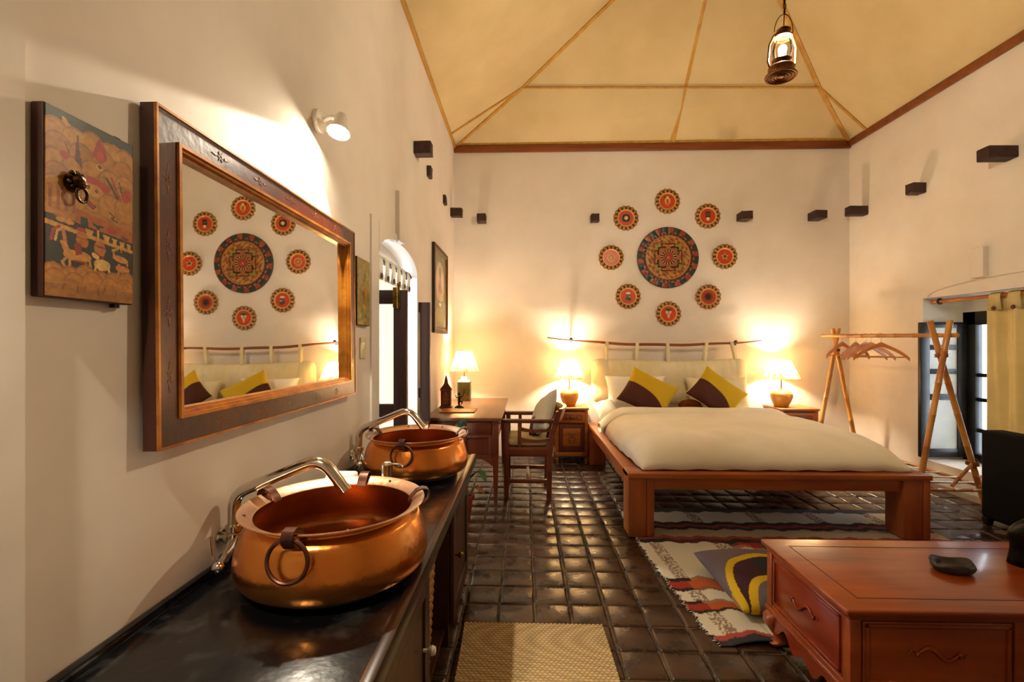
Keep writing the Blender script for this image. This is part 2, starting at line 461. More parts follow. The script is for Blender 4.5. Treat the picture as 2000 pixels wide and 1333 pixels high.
me = bpy.data.meshes.new('tile_field'); me.from_pydata(rest_v, [], rest_f); me.polygons.foreach_set('use_smooth', [True] * len(me.polygons))
tf = mesh_obj('tile_field', me, M['tile'], fl); tf['kind'] = 'stuff'

# ---- left wall: tall arched window opening, plaster surround
OY0, OY1 = 2.83, 3.88
def arch(y0, y1, zs, zc, n=14):
    c = (y0 + y1) / 2; h = (y1 - y0) / 2
    return [(c - h * math.cos(PI * k / n), zs + (zc - zs) * math.sin(PI * k / n)) for k in range(n + 1)]
a_l = arch(OY0, OY1, 1.97, 2.12)
b = MB()
b.prism([(0.8, -.12), (OY0, -.12)] + a_l + [(OY1, -.12), (YB + 0.4, -.12), (YB + 0.4, ZT), (0.8, ZT)], XL - 0.4, XL, 'x')
b.box(XL - 0.4, XL + 0.02, YF - 0.3, 0.8, -.12, ZT)                       # nearer length of wall stands slightly proud
b.box(XL - 0.4, XL - 0.13, OY0, OY1, 1.985, 2.14)                        # straight lintel behind the arch
wl = struct(b.build('wall_left', M['plaster'], ang=20))
b = MB()
b.box(XL - 0.02, XL + 0.012, 2.69, OY0, 0, 2.16, 0.006)
b.prism([(OY0, 1.97)] + [(p[0], p[1]) for p in a_l if OY0 < p[0] < 3.3] + [(3.3, 2.16), (OY0, 2.16)], XL - 0.02, XL + 0.012, 'x')
struct(b.build('trim_1', M['plaster'], ang=20))
b = MB(); b.box(XL - 0.02, XL + 0.032, 3.22, 3.36, 2.12, 2.47, 0.008)
struct(b.build('trim_2', M['plaster'], ang=20))

# ---- right wall: low deep window alcove
RY0, RY1, RZ0, RZ1 = 3.0, 4.83, 0.25, 1.86
b = MB()
b.prism([(YF - 0.3, RZ0), (RY0, RZ0), (RY0, RZ1), (RY1, RZ1), (RY1, RZ0), (YB + 0.4, RZ0), (YB + 0.4, ZT), (YF - 0.3, ZT)], XR, XR + 0.5, 'x')
b.box(XR, XR + 0.5, YF - 0.3, YB + 0.4, -.12, RZ0)
wr = struct(b.build('wall_right', M['plaster'], ang=20))
b = MB()
pts = [(XR - 0.004, y, z) for y, z in arch(RY0 - 0.1, RY1 - 0.06, 1.87, 1.99, 18)]
b.tube(pts, 0.008, 6)
struct(b.build('trim_3', M['plaster']))
b = MB(); b.box(XR - 0.05, XR + 0.02, 4.16, 4.28, 1.985, 2.25, 0.006)
struct(b.build('trim_4', M['plaster'], ang=20))

# ---- back and front walls
struct(MB().box(XL, XR, YB, YB + 0.4, -.12, ZT).build('wall_back', M['plaster'], ang=0))
RXX = 1.907; RZZ = 5.698
struct(MB().prism([(XL, -.12), (XR, -.12), (XR, ZT), (RXX, RZZ), (XL, ZT)], YF - 0.3, YF, 'y').build('wall_front', M['plaster'], ang=0))

# ---- tent-like cloth ceiling
Pp = (-0.03, 5.54, 4.45); Qq = (3.41, 5.54, 4.40); AP = (RXX, 4.437, RZZ); AF = (RXX, YF - 0.3, RZZ)
LT = (XL, 5.53, ZT); RT = (XR, 5.58, ZT); CL = (XL, YB, ZT); CR = (XR, YB, ZT)
ce = bpy.data.objects.new('ceiling', None); COL.objects.link(ce); ce.location = (1.55, 2.0, ZT); struct(ce)
def panel(*ps):
    b = MB(); o = Vector(ce.location)
    vs = [b.bm.verts.new(Vector(p) - o) for p in ps]; b.bm.faces.new(vs)
    me = b.mesh('cloth_panel', 0); q = mesh_obj('cloth_panel', me, M['cloth_ceiling'], ce)
    return q
ext = 0.35
panel((XL - ext, YF - .3, ZT - ext * .644), (XL - ext, 5.53, ZT - ext * .644), LT, Pp, AP, AF)
panel((XR + ext, YF - .3, ZT - ext * .864), AF, AP, Qq, RT, (XR + ext, 5.58, ZT - ext * .864))
panel(Pp, Qq, AP)
panel((XL, YB + .3, ZT - .4), (XR, YB + .3, ZT - .4), CR, Qq, Pp, CL)
panel(LT, CL, Pp); panel(CR, RT, Qq)
# roof above the cloth keeps daylight out
struct(MB().prism([(XL - 0.5, ZT + 0.05), (XL - 0.5, ZT + 0.15), (RXX, RZZ + 0.3), (XR + 0.6, ZT + 0.15), (XR + 0.6, ZT + 0.05), (RXX, RZZ + 0.12)], YF - 0.4, YB + 0.5, 'y').build('roof', M['outside_wall'], ang=0))
struct(MB().prism([(XL - 0.4, ZT - 0.02), (XR + 0.5, ZT - 0.02), (XR + 0.5, ZT + 0.3), (RXX, RZZ + 0.2), (XL - 0.4, ZT + 0.3)], YB + 0.38, YB + 0.45, 'y').build('gable', M['outside_wall'], ang=0))
tn = [4]
def batten(p, q, w, h, m, side=(0, 0, 1)):
    """flat strip nailed under the cloth"""
    tn[0] += 1
    p, q = Vector(p), Vector(q); d = (q - p); L = d.length; d.normalize()
    s = d.cross(Vector(side)).normalized(); n = s.cross(d).normalized()
    b = MB(); b.box(0, L, -w / 2, w / 2, -h, 0, min(w, h) * 0.2)
    Mx = Matrix((( d.x, s.x, n.x, p.x), (d.y, s.y, n.y, p.y), (d.z, s.z, n.z, p.z), (0, 0, 0, 1)))
    bmesh.ops.transform(b.bm, matrix=Mx, verts=b.bm.verts[:])
    return struct(b.build('trim_%d' % tn[0], m))
batten(CL, Pp, 0.045, 0.02, M['batten']); batten(CR, Qq, 0.05, 0.02, M['batten'])
batten(LT, Pp, 0.03, 0.015, M['batten']); batten(RT, Qq, 0.03, 0.015, M['batten'])
batten(Pp, Qq, 0.05, 0.02, M['batten'], (0, -1, 1))
batten(Pp, AP, 0.045, 0.02, M['batten']); batten(Qq, AP, 0.05, 0.02, M['batten'])
CB = (1.82, YB - 0.01, ZT); CM = (1.862, 5.54, 4.42)
batten(CB, CM, 0.065, 0.022, M['batten'], (0, -1, 1)); batten(CM, AP, 0.065, 0.022, M['batten'], (0, -1, 1)); batten(AP, AF, 0.06, 0.022, M['batten'])
batten((XL + 0.005, YF, ZT + 0.01), (XL + 0.005, YB, ZT + 0.01), 0.05, 0.03, M['batten'])
tn[0] += 1; struct(MB().box(XL, XR, YB - 0.035, YB - 0.001, ZT - 0.075, ZT + 0.015, 0.006).build('trim_%d' % tn[0], M['cornice']))
tn[0] += 1; struct(MB().box(XL, XR, YB - 0.028, YB - 0.001, ZT + 0.02, ZT + 0.05, 0.004).build('trim_%d' % tn[0], M['batten']))
tn[0] += 1; struct(MB().box(XR - 0.035, XR - 0.001, YF, YB - 0.04, ZT - 0.06, ZT + 0.02, 0.006).build('trim_%d' % tn[0], M['cornice']))

# ---- window in the left wall: two narrow glazed leaves swung into the room
w1 = bpy.data.objects.new('window_1', None); COL.objects.link(w1); w1.location = (XL, 3.355, 0); struct(w1)
def leaf(y, wd, zt, hinge_right):
    """leaf square to the wall at depth y, from the wall face out to XL+wd"""
    O = Vector((XL, 3.355, 0)); x0, x1 = 0.0 if hinge_right is None else -0.05, wd
    T = Matrix.Translation(-O)
    def add(nm, bb, m, par=w1):
        bmesh.ops.transform(bb.bm, matrix=T, verts=bb.bm.verts[:]); return bb.build(nm, m, par)
    f = MB(); sw = 0.082
    f.box(XL + wd - sw, XL + wd, y, y + 0.04, 0.02, zt, 0.004)
    f.box(XL - 0.12, XL - 0.12 + sw, y, y + 0.04, 0.02, zt, 0.004)
    for z0, z1 in ((zt - 0.085, zt), (0.95, 1.03), (0.02, 0.14)):
        f.box(XL - 0.12 + sw, XL + wd - sw, y + 0.003, y + 0.037, z0, z1, 0.003)
    lf = add('window_leaf', f, M['door_wood'])
    add('pane', MB().box(XL - 0.12 + sw - .005, XL + wd - sw + .005, y + 0.018, y + 0.022, 0.14, zt - 0.085), M['glass'], lf)
    return lf, add
lf, add = leaf(2.86, 0.17, 1.735, True)
h = MB(); h.box(XL + 0.088, XL + 0.118, y0 := 2.846, 2.862, 1.625, 1.75, 0.003)
h.tube([(XL + 0.122, 2.85, 1.62), (XL + 0.122, 2.85, 1.755)], 0.009, 10); h.sphere((XL + 0.122, 2.85, 1.765), 0.011)
add('brass_hinge', h, M['brass'], lf)
leaf(3.92, 0.095, 1.755, True)

# ---- window in the right wall: black frame with panes, one open shutter, iron scrollwork
w2 = bpy.data.objects.new('window_2', None); COL.objects.link(w2); w2.location = (4.42, 4.0, RZ0); struct(w2)
O2 = Vector(w2.location); T2 = Matrix.Translation(-O2)
def add2(nm, bb, m, par=w2):
    bmesh.ops.transform(bb.bm, matrix=T2, verts=bb.bm.verts[:]); return bb.build(nm, m, par)
f = MB()
FX0, FX1 = 4.39, 4.46
f.box(FX0, FX1, RY1 - 0.13, RY1, RZ0, 1.72, 0.004); f.box(FX0, FX1, RY0, RY0 + 0.1, RZ0, 1.72, 0.004)
f.box(FX0, FX1, RY0, RY1, 1.59, 1.72, 0.004); f.box(FX0, FX1, RY0, RY1, RZ0, RZ0 + 0.08, 0.004)
f.box(FX0 + .01, FX1 - .01, 3.87, 3.95, RZ0, 1.62, 0.004)
frm = add2('window_frame', f, M['shutter'])
for y0_, y1_ in ((RY0 + 0.1, 3.87), (3.95, RY1 - 0.13)):
    zs = [RZ0 + 0.08, 0.62, 0.80, 0.99, 1.59]
    zs = [RZ0 + 0.08, 0.56, 0.86, 1.10, 1.59]
    for k in range(3): add2('glazing_bar', MB().box(FX0 + .015, FX1 - .015, y0_, y1_, zs[k + 1] - 0.018, zs[k + 1] + 0.018, 0.003), M['shutter'], frm)
    for k in range(4):
        add2('pane', MB().box(FX0 + .033, FX0 + .037, y0_, y1_, zs[k] + 0.018, zs[k + 1] - 0.018), M['glass'])
struct(MB().box(XR + 0.39, XR + 0.5, RY0, RY1, 1.72, RZ1).build('trim_%d' % (tn[0] + 1), M['plaster'], ang=0)); tn[0] += 1
sh = MB(); LX0, LX1, LY = 3.935, 4.385, 4.775
sh.box(LX0, LX0 + 0.09, LY, LY + 0.04, 0.275, 1.62, 0.006); sh.box(LX1 - 0.09, LX1, LY, LY + 0.04, 0.275, 1.62, 0.006)
rails = [0.275, 0.355, 0.80, 0.865, 1.075, 1.13, 1.335, 1.385, 1.555, 1.62]
rails = [(0.275, 0.36), (0.845, 0.905), (1.105, 1.155), (1.345, 1.395), (1.565, 1.62)]
for z0, z1 in rails: sh.box(LX0 + 0.09, LX1 - 0.09, LY + 0.002, LY + 0.038, z0, z1, 0.004)
shl = add2('shutter_leaf', sh, M['shutter'])
for (a, b_), (c_, d_) in zip(rails, rails[1:]):
    add2('shutter_panel', MB().box(LX0 + 0.085, LX1 - 0.085, LY + 0.014, LY + 0.028, b_ - .004, c_ + .004), M['shutter_panel'], shl)
# iron scroll grille outside the panes
g = MB()
for yy in (3.2, 3.45, 3.7, 4.1, 4.32, 4.54):
    g.tube([(4.49, yy, RZ0), (4.49, yy, 1.65)], 0.006, 6)
    for zc in (0.5, 0.78, 1.06, 1.34):
        for sg in (-1, 1):
            sp = [(4.49, yy + sg * (0.012 + 0.085 * (1 - t / 22) * abs(math.cos(t * 0.3))) , zc + 0.10 * (1 - t / 26) * math.sin(t * 0.45)) for t in range(20)]
            g.tube(sp, 0.005, 5)
add2('scroll_grille', g, M['black_iron'])

# ---- old beam ends sticking out of the walls
def stub(x0, x1, y0, y1, z, hh, label):
    b = MB(); b.box(x0, x1, y0, y1, z - hh, z + hh, 0.008)
    for v in b.bm.verts: v.co += Vector((random.uniform(-.004, .004), random.uniform(-.004, .004), random.uniform(-.005, .005)))
    tag(b.build('beam_end', M['stub']), label, 'beam', 'sawn beam ends sticking out of the walls')
for xc, w_, ln, lb in ((-0.545, 0.055, 0.13, 'dark square beam end in back wall between picture wall and red disc'),
                       (0.868, 0.05, 0.10, 'short beam end in back wall beside the red disc with a dark-petalled flower'),
                       (2.69, 0.065, 0.16, 'beam end in back wall right beside the red banner disc'),
                       (3.56, 0.07, 0.17, 'beam end in back wall above the right lamp and bamboo rack')):
    stub(xc - w_, xc + w_, YB - ln, YB + 0.05, 2.97, 0.048, lb)
for yc, w_, ln, lb in ((3.80, 0.055, 0.14, 'long beam end in left wall high above the curtained window'),
                       (4.30, 0.05, 0.035, 'sawn-off short beam end in left wall beyond the longest one'),
                       (5.14, 0.05, 0.03, 'sawn-off short beam end in left wall above the framed picture'),
                       (5.64, 0.05, 0.14, 'beam end in left wall next to the room corner')):
    stub(XL - 0.05, XL + ln, yc - w_, yc + w_, 2.99, 0.05, lb)
for yc, w_, ln, lb in ((3.97, 0.055, 0.235, 'longest beam end in right wall above the window alcove'),
                       (4.84, 0.05, 0.13, 'beam end in right wall midway along, above the bamboo rack'),
                       (5.63, 0.05, 0.21, 'beam end in right wall next to the room corner')):
    stub(XR - ln, XR + 0.05, yc - w_, yc + w_, 2.97, 0.05, lb)

# ================================================================== WASH COUNTER
CX0, CX1, CY0, CY1, CZ = XL + 0.003, -0.29, 0.25, 2.76, 0.75
b = MB(); b.box(CX0, CX1 - 0.022, CY0, CY1, CZ - 0.05, CZ - 0.003, 0.003)
ct = tag(b.build('counter_top', M['counter']), 'black polished counter top carrying the two copper basins', 'countertop')
b = MB(); b.box(CX1 - 0.03, CX1, CY0, CY1, CZ - 0.05, CZ + 0.004, 0.006); b.build('front_lip', mat('dark_lip_wood', '#1c0f08', 0.3, c2='#2e1a0e', nscale=20, stretch=(1, .1, 1)), ct)
b = MB(); b.box(CX0, CX0 + 0.02, CY0, CY1, CZ - 0.004, CZ + 0.02, 0.004); b.build('back_strip', M['counter'], ct)
cab = thing('wash_cabinet', 'dark wooden wash cabinet with an open middle bay under black counter', 'cabinet', (-0.62, 1.5, 0))
FX = -0.345
def addc(nm, bb, m, par=cab):
    bmesh.ops.transform(bb.bm, matrix=Matrix.Translation((0.62, -1.5, 0)), verts=bb.bm.verts[:]); return bb.build(nm, m, par)
for y in (CY0 + 0.02, 0.9, 1.62, 2.16, CY1 - 0.05): addc('upright_panel', MB().box(CX0 + .01, FX - 0.012, y, y + 0.025, 0, CZ - 0.052), M['cabinet'])
addc('base_shelf', MB().box(CX0 + .01, FX - 0.03, CY0 + .05, CY1 - .06, 0.06, 0.085), M['cabinet'])
addc('back_panel', MB().box(CX0 + .002, CX0 + 0.01, CY0 + .02, CY1 - .03, 0.0, CZ - 0.052), M['cabinet'])
addc('top_rail', MB().box(FX - 0.03, FX, CY0 + .02, CY1 - .03, CZ - 0.11, CZ - 0.052, 0.003), M['cabinet'])
for y0_, y1_, ky in ((0.30, 0.915, 0.36), (0.93, 1.625, 1.52), (2.175, CY1 - 0.045, 2.215)):
    d = MB(); d.box(FX - 0.01, FX + 0.012, y0_, y0_ + 0.07, 0.09, CZ - 0.115, 0.003); d.box(FX - 0.01, FX + 0.012, y1_ - 0.07, y1_, 0.09, CZ - 0.115, 0.003)
    d.box(FX - 0.01, FX + 0.012, y0_ + .07, y1_ - .07, 0.09, 0.17, 0.003); d.box(FX - 0.01, FX + 0.012, y0_ + .07, y1_ - .07, CZ - 0.195, CZ - 0.115, 0.003)
    d.box(FX - 0.006, FX + 0.003, y0_ + .06, y1_ - .06, 0.16, CZ - 0.19)
    dr = addc('door', d, M['cabinet'])
    k = MB(); k.lathe([(0, 0), (0.006, 0), (0.006, 0.014), (0.013, 0.02), (0.016, 0.03), (0.012, 0.04), (0, 0.043)], 16, Matrix.Translation((FX + 0.012, ky, 0.40)) @ Matrix.Rotation(PI / 2, 4, 'Y'))
    kb = addc('knob', k, M['white_ceramic'] if ky < 2 else M['brass'], dr)
# basket in the open bay
bk = thing('wicker_basket', 'tall pale wicker basket inside the open cabinet bay', 'basket', (-0.55, 1.86, 0.087))
b = MB()
for k in range(26):
    z = 0.01 + k * 0.0165; gx = 0.15 + 0.02 * k / 26; gy = 0.13 + 0.02 * k / 26
    pts = []
    for t in range(48):
        a = 2 * PI * t / 48; e = 0.5
        cx = math.copysign(abs(math.cos(a)) ** e, math.cos(a)); sy = math.copysign(abs(math.sin(a)) ** e, math.sin(a))
        o_ = 0.004 * (1 if (t + k) % 2 else -1)
        pts.append((cx * (gx + o_), sy * (gy + o_), z))
    b.tube(pts, 0.0085, 5, closed=True)
b.build('weave', M['wicker'], bk)
b = MB(); pts = [(math.copysign(abs(math.cos(2 * PI * t / 48)) ** .5, math.cos(2 * PI * t / 48)) * 0.175, math.copysign(abs(math.sin(2 * PI * t / 48)) ** .5, math.sin(2 * PI * t / 48)) * 0.155, 0.445) for t in range(48)]
b.tube(pts, 0.014, 8, closed=True); b.build('rim', M['wicker'], bk)
b = MB(); b.box(-.145, .145, -.125, .125, 0.0, 0.012); b.build('bottom', M['wicker'], bk)

# ---- copper basins
def basin(name, label, loc):
    t = thing(name, label, 'basin', loc, 0, 'copper basins on the counter')
    H_ = 0.20 - 0.0275  # rim height above the basin's foot
    H_ = 0.172
    out = [(0.0, -0.004), (0.236, -0.004), (0.246, -0.001), (0.254, 0.01), (0.259, 0.028), (0.2598, 0.045), (0.258, 0.06), (0.251, 0.085), (0.244, 0.108), (0.238, 0.124), (0.2355, 0.130), (0.232, 0.134), (0.224, 0.141), (0.217, 0.148), (0.216, 0.153)]
    b = MB(); b.lathe([(r, z + 0.0) for r, z in out], 72); b.build('body', M['copper'], t, 30)
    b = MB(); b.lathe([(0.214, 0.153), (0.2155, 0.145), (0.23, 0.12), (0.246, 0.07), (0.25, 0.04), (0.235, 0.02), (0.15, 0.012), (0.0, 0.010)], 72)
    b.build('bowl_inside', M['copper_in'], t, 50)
    b = MB(); b.lathe([(0.213, 0.1525), (0.217, 0.152), (0.248, 0.168), (0.2505, 0.171), (0.2495, 0.174), (0.246, 0.1735), (0.214, 0.157), (0.212, 0.155), (0.213, 0.1525)], 72)
    b.build('rim', M['copper_lip'], t, 40)
    b = MB(); b.lathe([(0.0, -0.0265), (0.205, -0.0265), (0.215, -0.02), (0.21, -0.004), (0.195, -0.0045), (0.0, -0.0045)], 48)
    b.build('base_ring', M['black_iron'], t, 40)
    # four strap handles over the lip, each with a hanging ring
    for a in (-PI / 2 - 0.03, 0.32, PI / 2 + 0.0, PI - 0.25):
        R = Matrix.Rotation(a, 4, 'Z')
        b = MB(); pr = [(0.206, 0.150), (0.213, 0.164), (0.228, 0.1795), (0.245, 0.186), (0.258, 0.183), (0.264, 0.172), (0.262, 0.158), (0.252, 0.146), (0.242, 0.140)]
        vs0 = []
        n = len(pr)
        for s_, off in ((-1, 0), (1, 0), (1, 1), (-1, 1)):
            row = []
            for i, (r, z) in enumerate(pr):
                d0 = Vector((pr[min(i + 1, n - 1)][0] - pr[max(i - 1, 0)][0], pr[min(i + 1, n - 1)][1] - pr[max(i - 1, 0)][1])).normalized()
                nr = Vector((d0.y, -d0.x)) * (-0.004 * off)
                row.append(b.bm.verts.new(R @ Vector((r + nr.x, s_ * 0.0145, z + nr.y))))
            vs0.append(row)
        for q in range(4):
            A, B = vs0[q], vs0[(q + 1) % 4]
            for i in range(n - 1): b.bm.faces.new((A[i], A[i + 1], B[i + 1], B[i]))
        b.bm.faces.new([vs0[q][0] for q in range(4)]); b.bm.faces.new([vs0[q][-1] for q in range(4)][::-1])
        hd = b.build('handle_strap', M['iron_ring'], t, 40)
        if abs(math.sin(a)) < .5: continue
        b = MB(); rr = 0.049; ring = [(0.262 + 0.004 * math.cos(k), rr * math.sin(2 * PI * k / 36), 0.166 - rr + rr * math.cos(2 * PI * k / 36)) for k in range(36)]
        ring = [((0.2575 + 0.012 * (0.5 - 0.5 * math.cos(2 * PI * k / 36))), p[1], p[2]) for k, p in enumerate(ring)]
        b.tube([R @ Vector(p) for p in ring], 0.0052, 8, closed=True); b.build('handle_ring', M['iron_ring'], hd)
    # small rivets on the lip
    for a in (PI / 2 - 0.42, PI / 2 + 0.42, 0.5, PI + 0.5, -PI / 2 + .5):
        b = MB(); b.sphere((0.232 * math.cos(a), 0.232 * math.sin(a), 0.1665), 0.0045, 8, 6); b.build('rivet', M['iron_ring'], t)
    return t
ZB = 0.7775
basin('copper_basin', 'hammered copper basin on the counter right below the mirror', (-0.545, 1.336, ZB))
basin('copper_basin', 'hammered copper basin at the far counter end next to the curtained window', (-0.553, 2.369, ZB))

# ---- chrome taps over the basins
def tap(label, y):
    t = thing('wall_tap', label, 'tap', (-0.86, y, 0), 0, 'chrome taps over the basins')
    def arc(ps, n=6):                       # round the corners of a polyline
        ps = [Vector(p) for p in ps]; o = [ps[0]]
        for a_, b_, c_ in zip(ps, ps[1:], ps[2:]):
            r = min((a_ - b_).length, (c_ - b_).length) * 0.42; r = min(r, 0.05)
            p0 = b_ + (a_ - b_).normalized() * r; p1 = b_ + (c_ - b_).normalized() * r
            for k in range(n + 1):
                s_ = k / n; o.append(p0 * (1 - s_) ** 2 + b_ * 2 * s_ * (1 - s_) + p1 * s_ * s_)
        o.append(ps[-1]); return o
    b = MB(); b.tube(arc([(0, 0, 0.855), (0, 0, 0.958), (0.262, 0, 1.066), (0.335, -0.005, 0.972)]), 0.017, 16)
    sp = b.build('spout', M['chrome'], t)
    b = MB(); b.tube([(0.3285, -0.0045, 0.9805), (0.3365, -0.0052, 0.9702)], 0.0185, 16); b.build('spout_collar', M['chrome'], sp)
    b = MB(); b.lathe([(0.0, 0.81), (0.019, 0.81), (0.021, 0.83), (0.018, 0.845), (0.023, 0.85), (0.024, 0.868), (0.019, 0.872), (0.0, 0.872)], 20)
    b.tube([(0, 0, 0.83), (0.03, -0.07, 0.825), (0.045, -0.115, 0.822)], [0.015, 0.016, 0.014], 14)
    b.tube([(-0.036, 0, 0.83), (0, 0, 0.83)], 0.014, 14); b.lathe([(0.0, 0), (0.026, 0), (0.024, 0.006), (0, 0.006)], 20, Matrix.Translation((-0.037, 0, 0.83)) @ Matrix.Rotation(PI / 2, 4, 'Y'))
    b.tube([(0, 0, 0.815), (0, 0, 0.753)], 0.012, 12)
    bd = b.build('valve_body', M['chrome'], t)
    b = MB(); b.tube([(0.045, -0.115, 0.822), (0.06, -0.16, 0.82)], [0.009, 0.008], 12); b.sphere((0.062, -0.165, 0.82), 0.015, 14, 8)
    b.tube([(0.028, -0.135, 0.822), (0.02, -0.135, 0.885)], [0.006, 0.0045], 10)
    b.build('valve_handle', M['chrome'], t)
    return t
tap('bent chrome tap reaching over the basin below the mirror', 1.36)
tap('bent chrome tap reaching over the basin beside the window', 2.40)
# soap things between the basins
t = thing('soap_dispenser', 'small chrome soap pump standing between the two basins', 'soap dispenser', (-0.52, 1.75, CZ - 0.002))
b = MB(); b.lathe([(0, 0), (0.035, 0), (0.036, 0.02), (0.036, 0.10), (0.03, 0.112), (0.014, 0.12), (0, 0.12)], 24); b.build('bottle', M['white_ceramic'], t)
b = MB(); b.lathe([(0, 0.12), (0.016, 0.12), (0.016, 0.155), (0.021, 0.158), (0.021, 0.20), (0.012, 0.208), (0, 0.208)], 20)
b.tube([(0, 0, 0.2), (0.04, -0.003, 0.202), (0.055, -0.004, 0.195), (0.06, -0.004, 0.188)], 0.0045, 8); b.build('pump', M['chrome'], t)
t = thing('folded_towel', 'small folded white towel on the counter behind the nearer basin', 'towel', (-0.69, 1.74, CZ - 0.0025))
b = MB()
for k in range(5): b.box(-0.075 - .004 * (k % 2), 0.075, -0.055, 0.055, 0.028 * k, 0.028 * k + 0.027, 0.011, 3)
for k in range(1): b.box(-0.05, 0.05, -0.045, 0.045, 0.14, 0.168, 0.012, 3)
b.build('towel_fold', M['white_towel'], t)

# ================================================================== LEFT WALL HANGINGS
MX = XL
mir = thing('wall_mirror', 'long mirror in a red painted frame with gilt edges over the basins', 'mirror', (MX, 1.706, 1.557))
mir.rotation_euler = (0, math.radians(-0.5), math.radians(0.2)); mir.location.x += 0.003
YA, YB_, ZA, ZB_ = 1.066, 2.346, 1.15, 1.965
Tm = Matrix.Translation((-MX, -1.706, -1.557))
def addm(nm, bb, m, par=mir, ang=35):
    bmesh.ops.transform(bb.bm, matrix=Tm, verts=bb.bm.verts[:]); return bb.build(nm, m, par, ang)
def rect_frame(bb, y0, y1, z0, z1, w, x0, x1, bev=0.0):
    """mitred frame: outer rectangle, width w, from x0 to x1"""
    o = [(y0, z0), (y1, z0), (y1, z1), (y0, z1)]; i = [(y0 + w, z0 + w), (y1 - w, z0 + w), (y1 - w, z1 - w), (y0 + w, z1 - w)]
    for k in range(4):
        j = (k + 1) % 4; q = [o[k], o[j], i[j], i[k]]
        bb.prism(q, x0, x1, 'x')
    return bb
addm('backing', rect_frame(MB(), YA, YB_, ZA, ZB_, 0.08, MX + 0.001, MX + 0.033), M['frame_side'])
ff = addm('frame_front', rect_frame(MB(), YA + .004, YB_ - .004, ZA + .004, ZB_ - .004, 0.066, MX + 0.033, MX + 0.038), M['frame_red'])
addm('gilt_outer_edge', rect_frame(MB(), YA, YB_, ZA, ZB_, 0.006, MX + 0.0335, MX + 0.041), M['frame_gold'])
g = MB()
o_ = 0.066
rect_frame(g, YA + o_, YB_ - o_, ZA + o_, ZB_ - o_, 0.009, MX + 0.033, MX + 0.045)
rect_frame(g, YA + o_ + .009, YB_ - o_ - .009, ZA + o_ + .009, ZB_ - o_ - .009, 0.008, MX + 0.012, MX + 0.038)
rect_frame(g, YA + o_ + .017, YB_ - o_ - .017, ZA + o_ + .017, ZB_ - o_ - .017, 0.007, MX + 0.012, MX + 0.028)
addm('gilt_inner_moulding', g, M['frame_gold'])
addm('mirror_glass', MB().box(MX + 0.010, MX + 0.013, YA + 0.07, YB_ - 0.07, ZA + 0.07, ZB_ - 0.07), M['mirror'], ang=0)
# painted flower sprigs on the frame
M['sprig'] = mat('faded_gold_paint', '#7e4417', 0.45, c2='#5c2810', nscale=30)
def sprig(y, z, s, vert):
    b = MB()
    for k in range(6):
        a = k * PI / 3; b.prism([(y + s * .15 * math.cos(a - .5), z + s * .15 * math.sin(a - .5)), (y + s * .5 * math.cos(a), z + s * .5 * math.sin(a)), (y + s * .15 * math.cos(a + .5), z + s * .15 * math.sin(a + .5))], MX + 0.0378, MX + 0.0388, 'x')
    for sg in (-1, 1):
        p = [(0.6, -.12), (1.25, 0), (0.6, .12)]
        q = [(y + s * sg * (a if not vert else b_), z + s * sg * (b_ if not vert else a)) for a, b_ in p]
        b.prism(q, MX + 0.0378, MX + 0.0388, 'x')
    addm('painted_flower', b, M['sprig'], ff)
for k in range(5): sprig(1.30 + k * 0.2, ZA + 0.036, 0.03, False)
for k in range(5): sprig(1.30 + k * 0.2, ZB_ - 0.036, 0.03, False)
for k in range(4): sprig(YA + 0.036, 1.32 + k * 0.16, 0.03, True)
for k in range(3): sprig(YB_ - 0.036, 1.36 + k * 0.18, 0.03, True)

